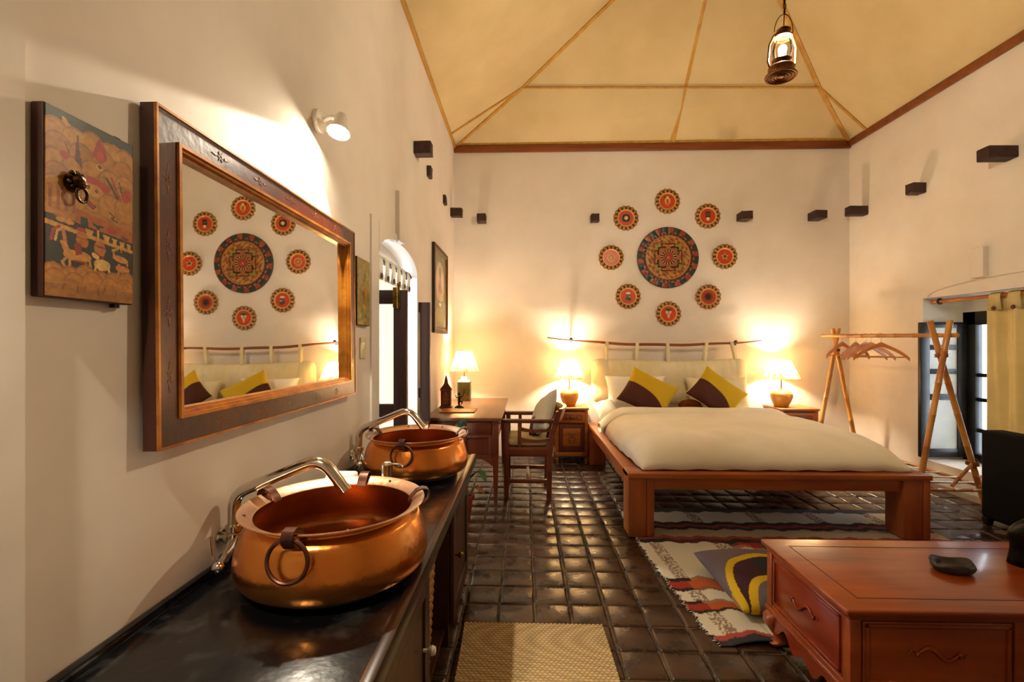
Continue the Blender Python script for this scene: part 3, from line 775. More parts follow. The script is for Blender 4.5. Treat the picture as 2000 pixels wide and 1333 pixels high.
# ---- painted panels: small raster painter -> vertex colours
class Canvas:
    def __init__(s, nx, ny, bg):
        s.nx, s.ny = nx, ny; s.im = np.zeros((ny, nx, 3)); s.im[:] = bg
        s.X, s.Y = np.meshgrid((np.arange(nx) + .5) / nx, (np.arange(ny) + .5) / ny)     # x right, y down, 0..1
    def put(s, m, c): s.im[m] = lin(c) if isinstance(c, str) else c; return s
    def ell(s, x, y, rx, ry, c, rot=0.0):
        dx, dy = s.X - x, (s.Y - y) * s.ny / s.nx; ry = ry * s.ny / s.nx
        a = dx * math.cos(rot) + dy * math.sin(rot); b = -dx * math.sin(rot) + dy * math.cos(rot)
        return s.put((a / rx) ** 2 + (b / ry) ** 2 < 1, c)
    def poly(s, pts, c):
        ins = np.zeros(s.X.shape, bool); n = len(pts)
        for i in range(n):
            (x0, y0), (x1, y1) = pts[i], pts[(i + 1) % n]
            if y0 == y1: continue
            cond = ((y0 > s.Y) != (y1 > s.Y)) & (s.X < (x1 - x0) * (s.Y - y0) / (y1 - y0) + x0); ins ^= cond
        return s.put(ins, c)
    def line(s, pts, w, c):
        k = s.ny / s.nx
        for (x0, y0), (x1, y1) in zip(pts, pts[1:]):
            dx, dy = x1 - x0, (y1 - y0) * k; L = dx * dx + dy * dy + 1e-12
            t = np.clip(((s.X - x0) * dx + (s.Y - y0) * k * dy) / L, 0, 1)
            s.put(np.hypot(s.X - x0 - t * dx, (s.Y - y0) * k - t * dy) < w, c)
        return s
    def mottle(s, amt, seed=1, cell=6):
        r = np.random.default_rng(seed); g = r.random((s.ny // cell + 3, s.nx // cell + 3))
        yi = np.arange(s.ny) / cell; xi = np.arange(s.nx) / cell
        y0 = yi.astype(int); x0 = xi.astype(int); fy = (yi - y0)[:, None]; fx = (xi - x0)[None, :]
        f = g[y0][:, x0] * (1 - fy) * (1 - fx) + g[y0 + 1][:, x0] * fy * (1 - fx) + g[y0][:, x0 + 1] * (1 - fy) * fx + g[y0 + 1][:, x0 + 1] * fy * fx
        s.im *= (1 - amt + 2 * amt * f)[..., None]; return s
    def at(s, a, b):
        return tuple(s.im[min(s.ny - 1, int(b * s.ny)), min(s.nx - 1, int(a * s.nx))])

def cloudrow(C, y, n, r, c, edge, x0=0.0, x1=1.0):
    for k in range(n):
        x = x0 + (x1 - x0) * (k + .5) / n; yy = y + 0.012 * math.sin(k * 2.3)
        C.ell(x, yy, r * 1.1, r * .62, edge); C.ell(x, yy + .004, r, r * .55, c)

def temple_panel():
    C = Canvas(150, 300, lin('#b5802f'))
    C.poly([(0, 0), (1, 0), (1, .09), (.75, .05), (.5, .12), (.25, .06), (0, .1)], '#1c3436')
    C.ell(.14, .075, .12, .02, '#c79a46', -.2); C.ell(.2, .05, .05, .012, '#c79a46', .9)
    for y, n in ((.13, 5), (.2, 4), (.29, 5), (.36, 4), (.43, 5)): cloudrow(C, y, n, .13, '#bd8c3a' if n == 5 else '#b48030', '#a06f2a')
    C.ell(.36, .1, .05, .03, '#c9a04a', -.6); C.ell(.78, .12, .06, .025, '#c9a04a', .5)
    C.poly([(.5, .17), (.53, .1), (.58, .05), (.64, .1), (.67, .16), (.6, .2)], '#a8320f'); C.ell(.59, .16, .045, .03, '#c04a22')
    C.ell(.58, .225, .04, .02, '#ddb86a'); C.ell(.58, .222, .025, .012, '#5c2a10')
    C.line([(.2, .16), (.24, .22)], .008, '#7d4d17'); C.ell(.19, .235, .05, .022, '#b03012')
    C.poly([(.31, .14), (.34, .14), (.38, .27), (.3, .24)], '#5d2418'); C.line([(.33, .1), (.33, .15)], .01, '#5d2418')
    C.ell(.5, .32, .1, .025, '#b5360f'); C.ell(.62, .335, .09, .028, '#b8401a'); C.ell(.5, .37, .12, .035, '#d2a455')
    for q in ((.45, .36), (.54, .37)): C.ell(*q, .02, .012, '#7a2410')
    C.line([(.66, .27), (.8, .37)], .014, '#2a3a2c'); C.line([(.72, .26), (.84, .38)], .012, '#a8320f'); C.line([(.82, .27), (.87, .35)], .01, '#4d3a1c')
    C.ell(.93, .33, .06, .035, '#b5431d'); C.ell(.9, .36, .05, .02, '#b5431d')
    C.poly([(.38, .44), (.41, .42), (.54, .46), (.5, .485)], '#7a1f14'); C.poly([(.4, .437), (.42, .428), (.52, .46), (.5, .475)], '#a23a2c')
    for x in (.05, .13, .21, .29): C.line([(x, .42), (x, .53)], .016, '#9a5a1c'); C.ell(x, .42, .03, .015, '#b06c24')
    C.line([(.7, .47), (.76, .49), (.72, .5), (.8, .515)], .008, '#54300f')
    C.poly([(0, .565), (1, .60), (1, .88), (0, .86)], '#10191a')
    C.poly([(.3, .50), (1, .55), (1, .62), (.3, .58)], '#b0661f'); C.poly([(0, .6), (1, .665), (1, .685), (0, .625)], '#cfa050')
    for x, y in ((.16, .585), (.24, .588)): C.ell(x, y, .055, .014, '#cf9f52')
    for x, y, w in ((.46, .615, .05), (.66, .625, .045), (.76, .633, .035), (.86, .64, .035), (.95, .645, .03)): C.poly([(x - w, y - .015), (x + w, y - .012), (x + w * .5, y + .022), (x - w * .5, y + .02)], '#d9b06a')
    C.poly([(.48, .56), (.64, .565), (.58, .58), (.56, .6), (.54, .58)], '#1c2a26'); C.poly([(.84, .59), (.96, .6), (.9, .625)], '#7a2410'); C.ell(.72, .575, .06, .018, '#b03a16')
    C.poly([(.36, .54), (.44, .54), (.45, .59), (.36, .585)], '#22302a'); C.line([(.56, .6), (.56, .65)], .016, '#e0bd78')
    for x, y in ((.38, .66), (.58, .685)): C.poly([(x - .05, y - .03), (x + .05, y - .028), (x + .07, y + .02), (x + .05, y + .05), (x - .05, y + .048), (x - .07, y + .015)], '#c07a2c'); C.line([(x - .06, y), (x + .06, y + .003)], .005, '#8a2a10')
    C.ell(.37, .615, .05, .012, '#b03a16')
    C.line([(.06, .7), (.08, .65), (.14, .625)], .016, '#a23212'); C.line([(.1, .7), (.12, .65), (.17, .63)], .013, '#d9b877'); C.line([(.18, .64), (.2, .7)], .02, '#b98038')
    # horse, ram, deer
    hc = '#cf9c54'
    C.ell(.33, .765, .15, .032, hc); C.poly([(.2, .77), (.16, .72), (.18, .705), (.27, .745)], hc); C.ell(.19, .715, .05, .014, hc, .7)
    for p in (((.22, .78), (.17, .81), (.19, .83)), ((.25, .79), (.24, .84)), ((.42, .78), (.42, .85)), ((.46, .77), (.48, .85))): C.line(p, .014, hc)
    C.poly([(.29, .70), (.36, .69), (.38, .75), (.31, .765)], '#8a2412'); C.line([(.28, .795), (.44, .795)], .007, '#8a2412')
    C.ell(.61, .79, .1, .032, '#e2c98a'); C.ell(.53, .745, .05, .014, '#e2c98a', .5); C.line([(.55, .73), (.62, .745)], .008, '#a23a16')
    for p in (((.54, .8), (.52, .835)), ((.6, .81), (.6, .84)), ((.68, .8), (.7, .835))): C.line(p, .013, '#e2c98a')
    C.ell(.84, .735, .1, .02, '#d0a054', .15); C.line([(.76, .73), (.74, .69), (.8, .675)], .015, '#d0a054'); C.line([(.85, .69), (.84, .655)], .008, '#d0a054'); C.line([(.92, .74), (.93, .77)], .012, '#d0a054')
    C.ell(.87, .795, .09, .022, '#c98a40'); C.line([(.79, .79), (.82, .77)], .015, '#c98a40')
    for p in (((.82, .81), (.8, .84)), ((.93, .81), (.95, .845))): C.line(p, .011, '#c98a40')
    for y, n in ((.885, 6), (.915, 5)): cloudrow(C, y, n, .11, '#b98536', '#a06e2a')
    C.poly([(0, .93), (1, .93), (1, 1), (0, 1)], '#9a6c26')
    for x in (.27, .5, .72): C.ell(x, .925, .1, .025, '#a8762c'); C.line([(x - .08, .93), (x - .1, .955)], .008, '#7e4e18'); C.line([(x + .06, .935), (x + .06, .965)], .008, '#7e4e18')
    C.mottle(.25, 3, 5); C.im *= np.array((.86, .68, .38))
    return C
pn = thing('painted_panel', 'old painted wooden panel with horse, ram and offering bowls beside mirror', 'painting', (XL, 0.922, 1.665))
b = MB(); b.box(0.001, 0.026, -0.097, 0.097, -0.178, 0.178, 0.003); b.build('board', M['frame_side'], pn)
C = temple_panel()
grid_mesh('painted_face', 150, 300, lambda a, b_: (0.0268, -0.095 + 0.19 * a, 0.176 - 0.352 * b_), C.at, M['paint'], pn, thick=0.0008)
b = MB(); Mk = Matrix.Translation((0.027, -0.045, 0.045)) @ Matrix.Rotation(PI / 2, 4, 'Y')
b.lathe([(0, 0), (0.017, 0), (0.017, 0.003), (0.008, 0.008), (0.008, 0.012), (0.0, 0.014)], 18, Mk)
b.sphere((0.04, -0.046, 0.05), 0.013, 12, 8); b.sphere((0.046, -0.043, 0.043), 0.008, 10, 6)
for sg in (-1, 1): b.sphere((0.04, -0.046 + sg * 0.009, 0.061), 0.0045, 8, 6)
for k in range(9): b.sphere((0.037, -0.046 + 0.0145 * math.cos(k * .7), 0.05 + 0.0145 * math.sin(k * .7)), 0.005, 8, 5)
b.tube([(0.043, -0.04 + 0.011 * math.cos(2 * PI * k / 20), 0.024 + 0.014 * math.sin(2 * PI * k / 20)) for k in range(20)], 0.0028, 7, closed=True)
b.build('lion_knocker', M['dark_brass'], pn)
b = MB(); b.box(0.006, 0.018, 0.06, 0.072, -0.186, -0.176); b.build('pivot_peg', M['black_iron'], pn)
b = MB(); b.box(0.006, 0.018, 0.06, 0.075, 0.176, 0.183, 0.001); b.build('pivot_peg', M['black_iron'], pn)

# narrow green-gold painted panel beyond the mirror
pn2 = thing('painted_panel', 'narrow green and gold painted panel between mirror and window', 'painting', (XL, 2.525, 1.683))
b = MB(); b.box(0.001, 0.02, -0.10, 0.10, -0.181, 0.181, 0.003); b.build('board', M['frame_side'], pn2)
C = Canvas(60, 110, lin('#8a7a2c'))
rg = np.random.default_rng(5)
for k in range(60): C.ell(rg.random(), rg.random(), .05 + .05 * rg.random(), .03, ['#7a6c24', '#a08a34', '#5e6a2c', '#b0852c'][k % 4], rg.random() * 3)
C.line([(.5, .5), (.5, .75)], .03, '#6a3a14'); C.ell(.5, .52, .1, .03, '#8a2e12'); C.ell(.62, .46, .06, .03, '#9a3a14'); C.ell(.42, .64, .1, .05, '#9a5a1c'); C.ell(.5, .72, .14, .03, '#b07a28')
C.mottle(.25, 8, 4)
grid_mesh('painted_face', 60, 110, lambda a, b_: (0.0207, -0.098 + 0.196 * a, 0.179 - 0.358 * b_), C.at, M['paint'], pn2, thick=0.0006)

# light switch below it
sw = thing('light_switch', 'ivory light switch plate on the wall under the narrow painted panel', 'light switch', (XL, 2.56, 1.38))
b = MB(); b.box(0.0005, 0.009, -0.043, 0.043, -0.058, 0.058, 0.003); b.build('plate', M['switch'], sw)
b = MB(); b.box(0.009, 0.013, -0.02, 0.02, -0.012, 0.03, 0.002); b.build('rocker', M['switch'], sw)
b = MB(); b.sphere((0.0095, 0, -0.04), 0.003, 6, 4); b.build('screw', M['switch'], sw)

# framed picture further along the wall
pf = thing('framed_picture', 'dark framed picture of a seated figure in a pale halo by the desk', 'picture', (XL, 4.87, 1.952))
b = MB()
def rfr(bb, w2_, h2_, w, x0, x1):
    return rect_frame(bb, -w2_, w2_, -h2_, h2_, w, x0, x1)
rfr(b, 0.385, 0.437, 0.035, 0.001, 0.03); b.build('frame', M['door_wood'], pf)
b = MB(); rfr(b, 0.352, 0.404, 0.012, 0.001, 0.024); b.build('gilt_slip', M['frame_gold'], pf)
C = Canvas(70, 80, lin('#6f6a44'))
for k in range(50): C.ell(rg.random(), rg.random(), .06, .04, ['#7c7448', '#5e6048', '#8a7c4c', '#777a66'][k % 4], rg.random() * 3)
C.ell(.5, .38, .33, .26, '#bda27e'); C.ell(.5, .36, .25, .2, '#c6ab8c'); C.ell(.5, .26, .1, .08, '#8f8270'); C.poly([(.5, .3), (.68, .5), (.62, .55), (.38, .55), (.32, .5)], '#a06c50'); C.ell(.5, .58, .3, .05, '#b09060')
C.poly([(.42, .66), (.58, .66), (.58, .7), (.42, .7)], '#e0d0ac'); C.poly([(.2, .74), (.8, .74), (.72, .9), (.28, .9)], '#807444')
C.mottle(.2, 4, 4)
grid_mesh('picture_sheet', 70, 80, lambda a, b_: (0.010, -0.345 + 0.69 * a, 0.395 - 0.79 * b_), C.at, M['paint'], pf, thick=0.002)
b = MB(); b.box(0.0005, 0.006, -0.37, 0.37, -0.42, 0.42); b.build('backing', M['frame_side'], pf)

# ================================================================== BACK WALL MEDALLIONS
def mand_col(x, z):
    R = 0.38; r = math.hypot(x, z) / R; t = math.atan2(z, x)
    if r > 0.985: return lin('#241408')
    if r > 0.84:                                      # coloured outer petals
        k = int((t / (2 * PI) + 1) * 28) % 4; f = ((t / (2 * PI) + 1) * 28) % 1
        c = ['#a8381a', '#23402a', '#b55024', '#27333a'][k]
        return lin('#1a120c') if f < .1 else lin(c)
    if r > 0.81: return lin('#b08a5a') if int((t / (2 * PI) + 1) * 56) % 2 else lin('#3a1a10')
    if r > 0.725:
        f = ((t / (2 * PI) + 1) * 44) % 1; return lin('#3c100a') if f < .45 else lin('#7a2414')
    if r > 0.70: return lin('#c98a34')
    X, Z = x / R, z / R; aX, aZ = abs(X), abs(Z)
    if r < 0.03: return lin('#d9b070')
    if r < 0.165: return lin('#b23412') if not (abs(Z + .05) < .02 and aX < .06) else lin('#c96a3a')
    if r < 0.25:
        return lin('#d2a454') if int((t / (2 * PI) + 1) * 16 * 2) % 2 else lin('#5a1e10')
    sq = max(aX, aZ); mn = min(aX, aZ)
    if sq < 0.30: return lin('#b0642a')
    if sq < 0.335 and mn > 0.075: return lin('#2c0f10')
    if sq < 0.42 and mn < 0.075: return lin('#b56a2a')
    if 0.335 <= sq < 0.375 and mn < 0.2: return lin('#8a3016') if mn > .11 else lin('#b56a2a')
    if 0.375 <= sq < 0.44 and mn < 0.2: return lin('#cf9440') if sq < .42 else lin('#2c0f10')
    if 0.335 <= sq < 0.44 and mn < 0.225: return lin('#2c0f10')
    if mn > .2 and .3 < sq < .42 and abs(aX - aZ) < .14: return lin('#a59a2c')
    # scrolling gold foliage
    s = math.sin(13 * X + 3 * math.sin(11 * Z)) * math.sin(13 * Z + 3 * math.sin(11 * X))
    return lin('#d09a38') if s > .25 else (lin('#b5701f') if s > -.25 else lin('#a04e16'))
md = thing('mandala_plaque', 'large round carved and painted mandala plaque at the centre of the discs', 'wall plaque', (1.773, YB - 0.001, 2.481))
md.location.y = YB - 0.001
def mz(r, t):
    R = 0.38; q = r / R
    if q > .985: return 0.02
    if q > .84: return 0.024 + 0.004 * abs(math.sin(28 * t / 2))
    if q > .725: return 0.03 + 0.003 * abs(math.sin(22 * t))
    if q > .70: return 0.036
    x, z = r * math.cos(t), r * math.sin(t); c = mand_col(x, z)
    return 0.026 + 0.012 * min(1, (c[0] + c[1]) * 1.6)
polar_mesh('carved_face', 90, 288, 0.0, 0.38, mz, lambda x, z: tuple(.62 * q for q in mand_col(x, z)), M['paint_gloss'], md)

# eight scalloped discs with emblems
def rim_col(x, z):
    # gold and red scrollwork with dark gaps
    r = math.hypot(x, z) / 0.155; t = math.atan2(z, x)
    f = (t / (2 * PI) * 16) % 1
    if r < .70: return lin('#cf9a3c')
    d = math.hypot((f - .5) * .42, (r - .83) * 1.1)
    if d < .055: return lin('#9a3010')
    if d < .115: return lin('#c08a30')
    return lin('#2a120a') if r < .93 else lin('#9c6a22')
def face_col(x, z):
    r = math.hypot(x, z) / 0.105
    return lin('#c23a14') if r < .9 else lin('#d9a548')
def face_dark(x, z):
    r = math.hypot(x, z) / 0.105
    if r > .9: return lin('#cf8a3a')
    k = min(1, max(0, (r - .25) / .6)); a, b_ = lin('#1c0a06'), lin('#b84a1c')
    return tuple(a[i] * (1 - k) + b_[i] * k for i in range(3))
GOLD, GREEN, BLACK, CREAM, BLUE, ROSE = [mat('emblem_' + n, c, 0.4, coat=0.2) for n, c in (('gold', '#c99a40'), ('green', '#1f4a30'), ('black', '#1c1410'), ('cream', '#d8c49a'), ('blue', '#4a5a6a'), ('rose', '#b05a3c'))]
def pr(b, pts, d0=0.010, d1=0.017): b.prism(pts, -d1, -d0, 'y'); return b
def circ(cx, cz, r, n=18, rz=None): return [(cx + r * math.cos(2 * PI * k / n), cz + (rz or r) * math.sin(2 * PI * k / n)) for k in range(n)]
def emblem(kind, par):
    def put(bb, m): bb.build('emblem', m, par, 30)
    if kind == 'fish':
        for sg in (-1, 1):
            put(pr(MB(), [(sg * .002, -.055), (sg * .034, -.02), (sg * .038, .02), (sg * .02, .05), (sg * .004, .03), (sg * .014, 0)]), GOLD)
            put(pr(MB(), [(sg * .02, .05), (sg * .042, .062), (sg * .03, .03)]), GREEN)
        put(pr(MB(), circ(0, .045, .014)), CREAM)
    if kind == 'parasol':
        put(pr(MB(), [(-.05, .0), (-.035, .045), (0, .06), (.035, .045), (.05, .0), (0, -.012)]), GREEN)
        put(pr(MB(), [(-.006, -.06), (.006, -.06), (.006, .03), (-.006, .03)], .012, .02), CREAM); put(pr(MB(), [(-.04, -.05), (0, -.03), (.04, -.05), (0, -.062)]), GOLD); put(pr(MB(), circ(0, .062, .010)), GOLD)
    if kind == 'vase':
        put(pr(MB(), [(-.02, -.06), (.02, -.06), (.042, -.01), (.02, .02), (.03, .035), (-.03, .035), (-.02, .02), (-.042, -.01)]), GOLD)
        put(pr(MB(), [(-.012, .035), (0, .066), (.012, .035)]), GREEN); put(pr(MB(), circ(0, -.015, .016), .017, .021), ROSE)
    if kind == 'flower':
        for k in range(8): put(pr(MB(), circ(.034 * math.cos(k * PI / 4), .034 * math.sin(k * PI / 4), .02, 12)), BLACK if k % 2 else GREEN)
        put(pr(MB(), circ(0, 0, .026), .012, .022), GOLD); put(pr(MB(), circ(0, 0, .012), .02, .026), CREAM)
    if kind == 'conch':
        put(pr(MB(), circ(0, .02, .036, 18, .03)), CREAM); put(pr(MB(), [(-.02, 0), (.02, 0), (.006, -.06), (-.006, -.05)]), CREAM)
        put(pr(MB(), [(-.05, .045), (0, .03), (.05, .045), (.02, .062), (-.02, .062)], .012, .02), GREEN); put(pr(MB(), circ(0, .02, .012), .017, .022), GOLD)
    if kind == 'knot':
        for k in range(5):
            a = PI / 2 + k * 2 * PI / 5; put(pr(MB(), [(.05 * math.cos(a), .05 * math.sin(a)), (.022 * math.cos(a + .6), .022 * math.sin(a + .6)), (0, 0), (.022 * math.cos(a - .6), .022 * math.sin(a - .6))]), GOLD)
        put(pr(MB(), circ(0, 0, .018), .014, .021), GREEN)
    if kind == 'banner':
        for k, (z, w) in enumerate(((.045, .03), (.02, .034), (-.005, .03))): put(pr(MB(), [(-w, z - .009), (w, z - .009), (w * .9, z + .009), (-w * .9, z + .009)]), BLACK if k != 1 else GREEN)
        put(pr(MB(), circ(0, -.035, .02)), CREAM); put(pr(MB(), [(-.05, -.055), (.05, -.055), (.03, -.066), (-.03, -.066)]), ROSE)
    if kind == 'wheel':
        b = MB(); b.tube([(.044 * math.cos(2 * PI * k / 28), -.014, .044 * math.sin(2 * PI * k / 28)) for k in range(28)], .006, 6, closed=True)
        for k in range(8): b.tube([(0, -.014, 0), (.05 * math.cos(k * PI / 4), -.014, .05 * math.sin(k * PI / 4))], .0038, 6)
        b.sphere((0, -.014, 0), .012, 10, 6); put(b, GOLD); put(pr(MB(), [(-.055, -.05), (.055, -.05), (.04, -.064), (-.04, -.064)]), ROSE)
    if kind == 'jar':
        put(pr(MB(), circ(0, .038, .03, 14, .014)), CREAM); put(pr(MB(), [(-.02, .025), (.02, .025), (.034, 0), (-.034, 0)]), BLUE)
        put(pr(MB(), [(-.04, -.02), (.0, -.005), (.04, -.03), (.02, -.06), (-.02, -.045)]), GREEN); put(pr(MB(), circ(.012, -.014, .012)), CREAM)
discs = [((1.77, 3.183), 'fish', 'round red disc with two gold fish, topmost in the ring round the mandala'),
         ((2.267, 2.995), 'banner', 'round red disc with a dark striped victory banner'),
         ((2.474, 2.492), 'knot', 'round red disc with a small gold star-shaped knot'),
         ((2.273, 1.991), 'dark', 'round red disc with a blackened bare centre'),
         ((1.782, 1.782), 'conch', 'round red disc with pale conch and dark ribbon, lowest in the ring'),
         ((1.283, 2.0), 'jar', 'round red disc with a white capped jar on green leaves'),
         ((1.073, 2.486), 'wheel', 'round red disc with a gold eight-spoked wheel'),
         ((1.257, 2.977), 'flower', 'round red disc with a dark-petalled flower and gold centre')]
rim_proto = face_proto = None
for (x, z), kind, lb in discs:
    t = thing('emblem_disc', lb, 'wall plaque', (x, YB - 0.001, z), 0, 'carved discs ringed round the mandala')
    if rim_proto is None:
        rim_proto = polar_mesh('scalloped_rim', 12, 192, 0.098, 0.156, lambda r, q: 0.012 + 0.007 * abs(math.sin(8 * q)) * (1 if r > .11 else .3) + 0.004 * math.sin(70 * r), rim_col, M['paint_gloss'], t, frim=lambda q: 0.93 + 0.085 * abs(math.sin(8 * q)) ** .6)
    else:
        o = rim_proto.copy(); COL.objects.link(o); o.parent = t; o.rotation_euler = (0, random.choice((0, PI / 4, PI / 2)), 0)
    polar_mesh('red_face', 16, 64, 0.0, 0.103, lambda r, q: 0.010 + (0.008 if r > .094 else 0), face_dark if kind == 'dark' else face_col, M['paint_gloss'], t)
    emblem(kind, t)

# ================================================================== BED
bed = thing('platform_bed', 'low heavy pine platform bed with thick square posts', 'bed', (1.81, 4.6, 0))
BX0, BX1, BY0, BY1, BZ = 0.745, 2.875, 3.40, 5.62, 0.47
Tb = Matrix.Translation((-1.81, -4.6, 0))
def addb(nm, bb, m, par=bed, ang=35):
    bmesh.ops.transform(bb.bm, matrix=Tb, verts=bb.bm.verts[:]); return bb.build(nm, m, par, ang)
PW = 0.185
for (x, y) in ((BX0, BY0), (BX1 - PW, BY0), (BX0, BY1 - PW), (BX1 - PW, BY1 - PW)):
    z0 = 0.012 if y < 4 else 0.003
    b = MB(); b.box(x, x + PW * .70, y + 0.004, y + PW, z0, BZ - 0.036, 0.005); b.box(x + PW * .715, x + PW, y + 0.006, y + PW - .004, z0, BZ - 0.036, 0.005)
    addb('leg', b, M['bed_wood_z'])
addb('foot_rail', MB().box(BX0 + PW + .002, BX1 - PW - .002, BY0 + 0.03, BY0 + 0.10, BZ - 0.125, BZ - 0.036, 0.004), M['bed_wood'])
for x in (BX0 + 0.02, BX1 - 0.09): addb('side_rail', MB().box(x, x + 0.07, BY0 + PW, BY1 - PW, BZ - 0.13, BZ - 0.036, 0.004), M['bed_wood_y'])
addb('head_rail', MB().box(BX0 + PW, BX1 - PW, BY1 - 0.1, BY1 - 0.03, BZ - 0.125, BZ - 0.036, 0.004), M['bed_wood'])
addb('edge_board', MB().box(BX0 - .006, BX0 + 0.20, BY0 + 0.02, BY1, BZ - 0.036, BZ, 0.005), M['bed_wood_y'])
addb('edge_board', MB().box(BX1 - 0.20, BX1 + .006, BY0 + 0.02, BY1, BZ - 0.036, BZ, 0.005), M['bed_wood_y'])
addb('foot_board', MB().box(BX0 - .006, BX1 + .006, BY0 - 0.006, BY0 + 0.175, BZ - 0.0365, BZ + .0005, 0.005), M['bed_wood'])
addb('head_board_plank', MB().box(BX0 + .2, BX1 - .2, BY1 - 0.17, BY1, BZ - 0.036, BZ, 0.005), M['bed_wood'])
y = BY0 + 0.18
while y < BY1 - 0.3:
    addb('slat', MB().box(BX0 + .2, BX1 - .2, y, y + 0.13, BZ - 0.034, BZ - 0.008, 0.003), M['bed_wood']); y += 0.165
# mattress
b = MB(); b.box(0.92, 2.74, 3.75, 5.56, BZ + 0.001, BZ + 0.10, 0.045, 4)
tag(b.build('mattress', M['sheet']), 'white sheeted mattress lying on the pine platform bed', 'mattress')
# duvet: puffy blanket draped over the mattress
def duvet_pos(a, b_):
    x0, x1, y0, y1 = 0.80, 2.86, 3.465, 5.06
    u, v = 2 * a - 1, b_
    ex = 1 - abs(u) ** 1.0
    dxe = min(a, 1 - a) * (x1 - x0)          # distance to the side edges
    dye = v * (y1 - y0)                      # distance to the foot edge
    def rise(d, r): 
        if d >= r: return 1.0
        q = 1 - d / r; return math.sqrt(max(0.0, 1 - q ** 2.3))
    h = 0.215
    z = BZ + 0.012 + h * rise(dxe, 0.34) * rise(dye, 0.48)
    x = x0 + (x1 - x0) * a; y = y0 + (y1 - y0) * b_
    # narrower at the head end, bulging slightly at the foot
    c = (x0 + x1) / 2 + 0.0
    x = c + (x - c) * (0.965 - 0.02 * (1 - v) ** 2 + 0.03 * math.sin(PI * v))
    z += 0.010 * math.sin(3.1 * x + 1.5 * y) * min(1, dye / .3) + 0.006 * math.sin(9 * x - 5 * y) * min(1, dxe / .25) * min(1, dye / .25)
    z += 0.004 * math.sin(26 * y + 5 * math.sin(4 * x)) * max(0, 1 - dxe / .4) + 0.004 * math.sin(24 * x + 4 * math.sin(5 * y)) * max(0, 1 - dye / .5)
    return (x, y, z)
dv = grid_mesh('duvet', 120, 100, duvet_pos, None, M['duvet'], thick=0.010)
tag(dv, 'puffy cream duvet spread over the bed', 'duvet')
# turned-back roll at the top edge of the duvet (part of it)
def roll_pos(a, b_):
    x = 0.785 + 2.06 * a; e = min(a, 1 - a) * 2.06
    t = b_ * 2 * PI; drop = 0.17 * max(0, 1 - e / 0.26) ** 1.7
    ry = 0.135 + 0.008 * math.sin(7 * x); rz = 0.045 + 0.004 * math.sin(11 * x + 1)
    y = 5.005 + ry * math.cos(t) + 0.012 * math.sin(5 * x); z = BZ + 0.215 - drop + rz * math.sin(t)
    return (x, y - 4.2 + 4.2, z)
grid_mesh('turned_back_edge', 80, 18, roll_pos, None, M['duvet'], dv)

# pillows -----------------------------------------------------------------
def pillow(name, label, cat, c, e1, e2, th, m, col=None, group=None, n=36, pinch=0.10, piping=None):
    """c centre, e1/e2 half-edge vectors, th half thickness"""
    c, e1, e2 = Vector(c), Vector(e1), Vector(e2); nn = e1.cross(e2).normalized()
    vs, fs, cs = [], [], []
    def prof(a, b_):
        return max(0.0, (1 - a ** 4)) ** .55 * max(0.0, (1 - b_ ** 4)) ** .55
    for sd in (1, -1):
        base = len(vs)
        for j in range(n + 1):
            for i in range(n + 1):
                a, b_ = 2 * i / n - 1, 2 * j / n - 1
                pa = a * (1 - pinch * (1 - a * a) * 0 - pinch * (1 - b_ * b_) * abs(a) ** 3 * 0.9); pb = b_ * (1 - pinch * (1 - a * a) * abs(b_) ** 3 * 0.9)
                h = th * prof(abs(a), abs(b_)) * sd
                h += 0.004 * math.sin(7 * a + 3 * b_) * prof(abs(a), abs(b_))
                vs.append(tuple(e1 * pa + e2 * pb + nn * h))
                if col: cs.extend((*col((a + 1) / 2, (b_ + 1) / 2), 1.0))
        for j in range(n):
            for i in range(n):
                q = [base + j * (n + 1) + i, base + j * (n + 1) + i + 1, base + (j + 1) * (n + 1) + i + 1, base + (j + 1) * (n + 1) + i]
                fs.append(tuple(q if sd > 0 else q[::-1]))
    me = bpy.data.meshes.new(name); me.from_pydata(vs, [], fs)
    if col: me.color_attributes.new('Col', 'FLOAT_COLOR', 'POINT').data.foreach_set('color', cs)
    me.polygons.foreach_set('use_smooth', [True] * len(me.polygons))
    bm = bmesh.new(); bm.from_mesh(me); bmesh.ops.remove_doubles(bm, verts=bm.verts, dist=0.0004); bmesh.ops.recalc_face_normals(bm, faces=bm.faces); bm.to_mesh(me); bm.free()
    o = mesh_obj(name, me, m); o.location = c; tag(o, label, cat, group)
    if piping:
        b = MB(); pts = []
        for k in range(4 * 14):
            s_, f = divmod(k, 14); f = 2 * f / 14 - 1
            a, b_ = ((f, -1), (1, f), (-f, 1), (-1, -f))[s_]
            pa = a * (1 - pinch * (1 - b_ * b_) * abs(a) ** 3 * .9); pb = b_ * (1 - pinch * (1 - a * a) * abs(b_) ** 3 * .9)
            pts.append(e1 * pa + e2 * pb)
        b.tube(pts, 0.0045, 6, closed=True); b.build('piping', piping, o)
    return o
YEL, BRN = lin('#c9a312'), lin('#4a1f14')
def duo(a, b_):
    bound = 0.42 + 0.44 * a ** 3.0
    k = min(1, max(0, ((1 - b_) - bound) / .015 + .5)); return tuple(YEL[i] * (1 - k) + BRN[i] * k for i in range(3))
pip = fabric('cream_piping', '#e8d2a0')
pillow('throw_cushion', 'yellow and brown throw cushion leaning over the white pillow by the desk-side lamp', 'cushion', (1.366, 5.27, 0.85), (0.245, -0.03, -0.121), (0.113, 0.055, 0.180), 0.075, M['paint_cloth'], duo, 'two-tone cushions on the bed', piping=pip, n=90)
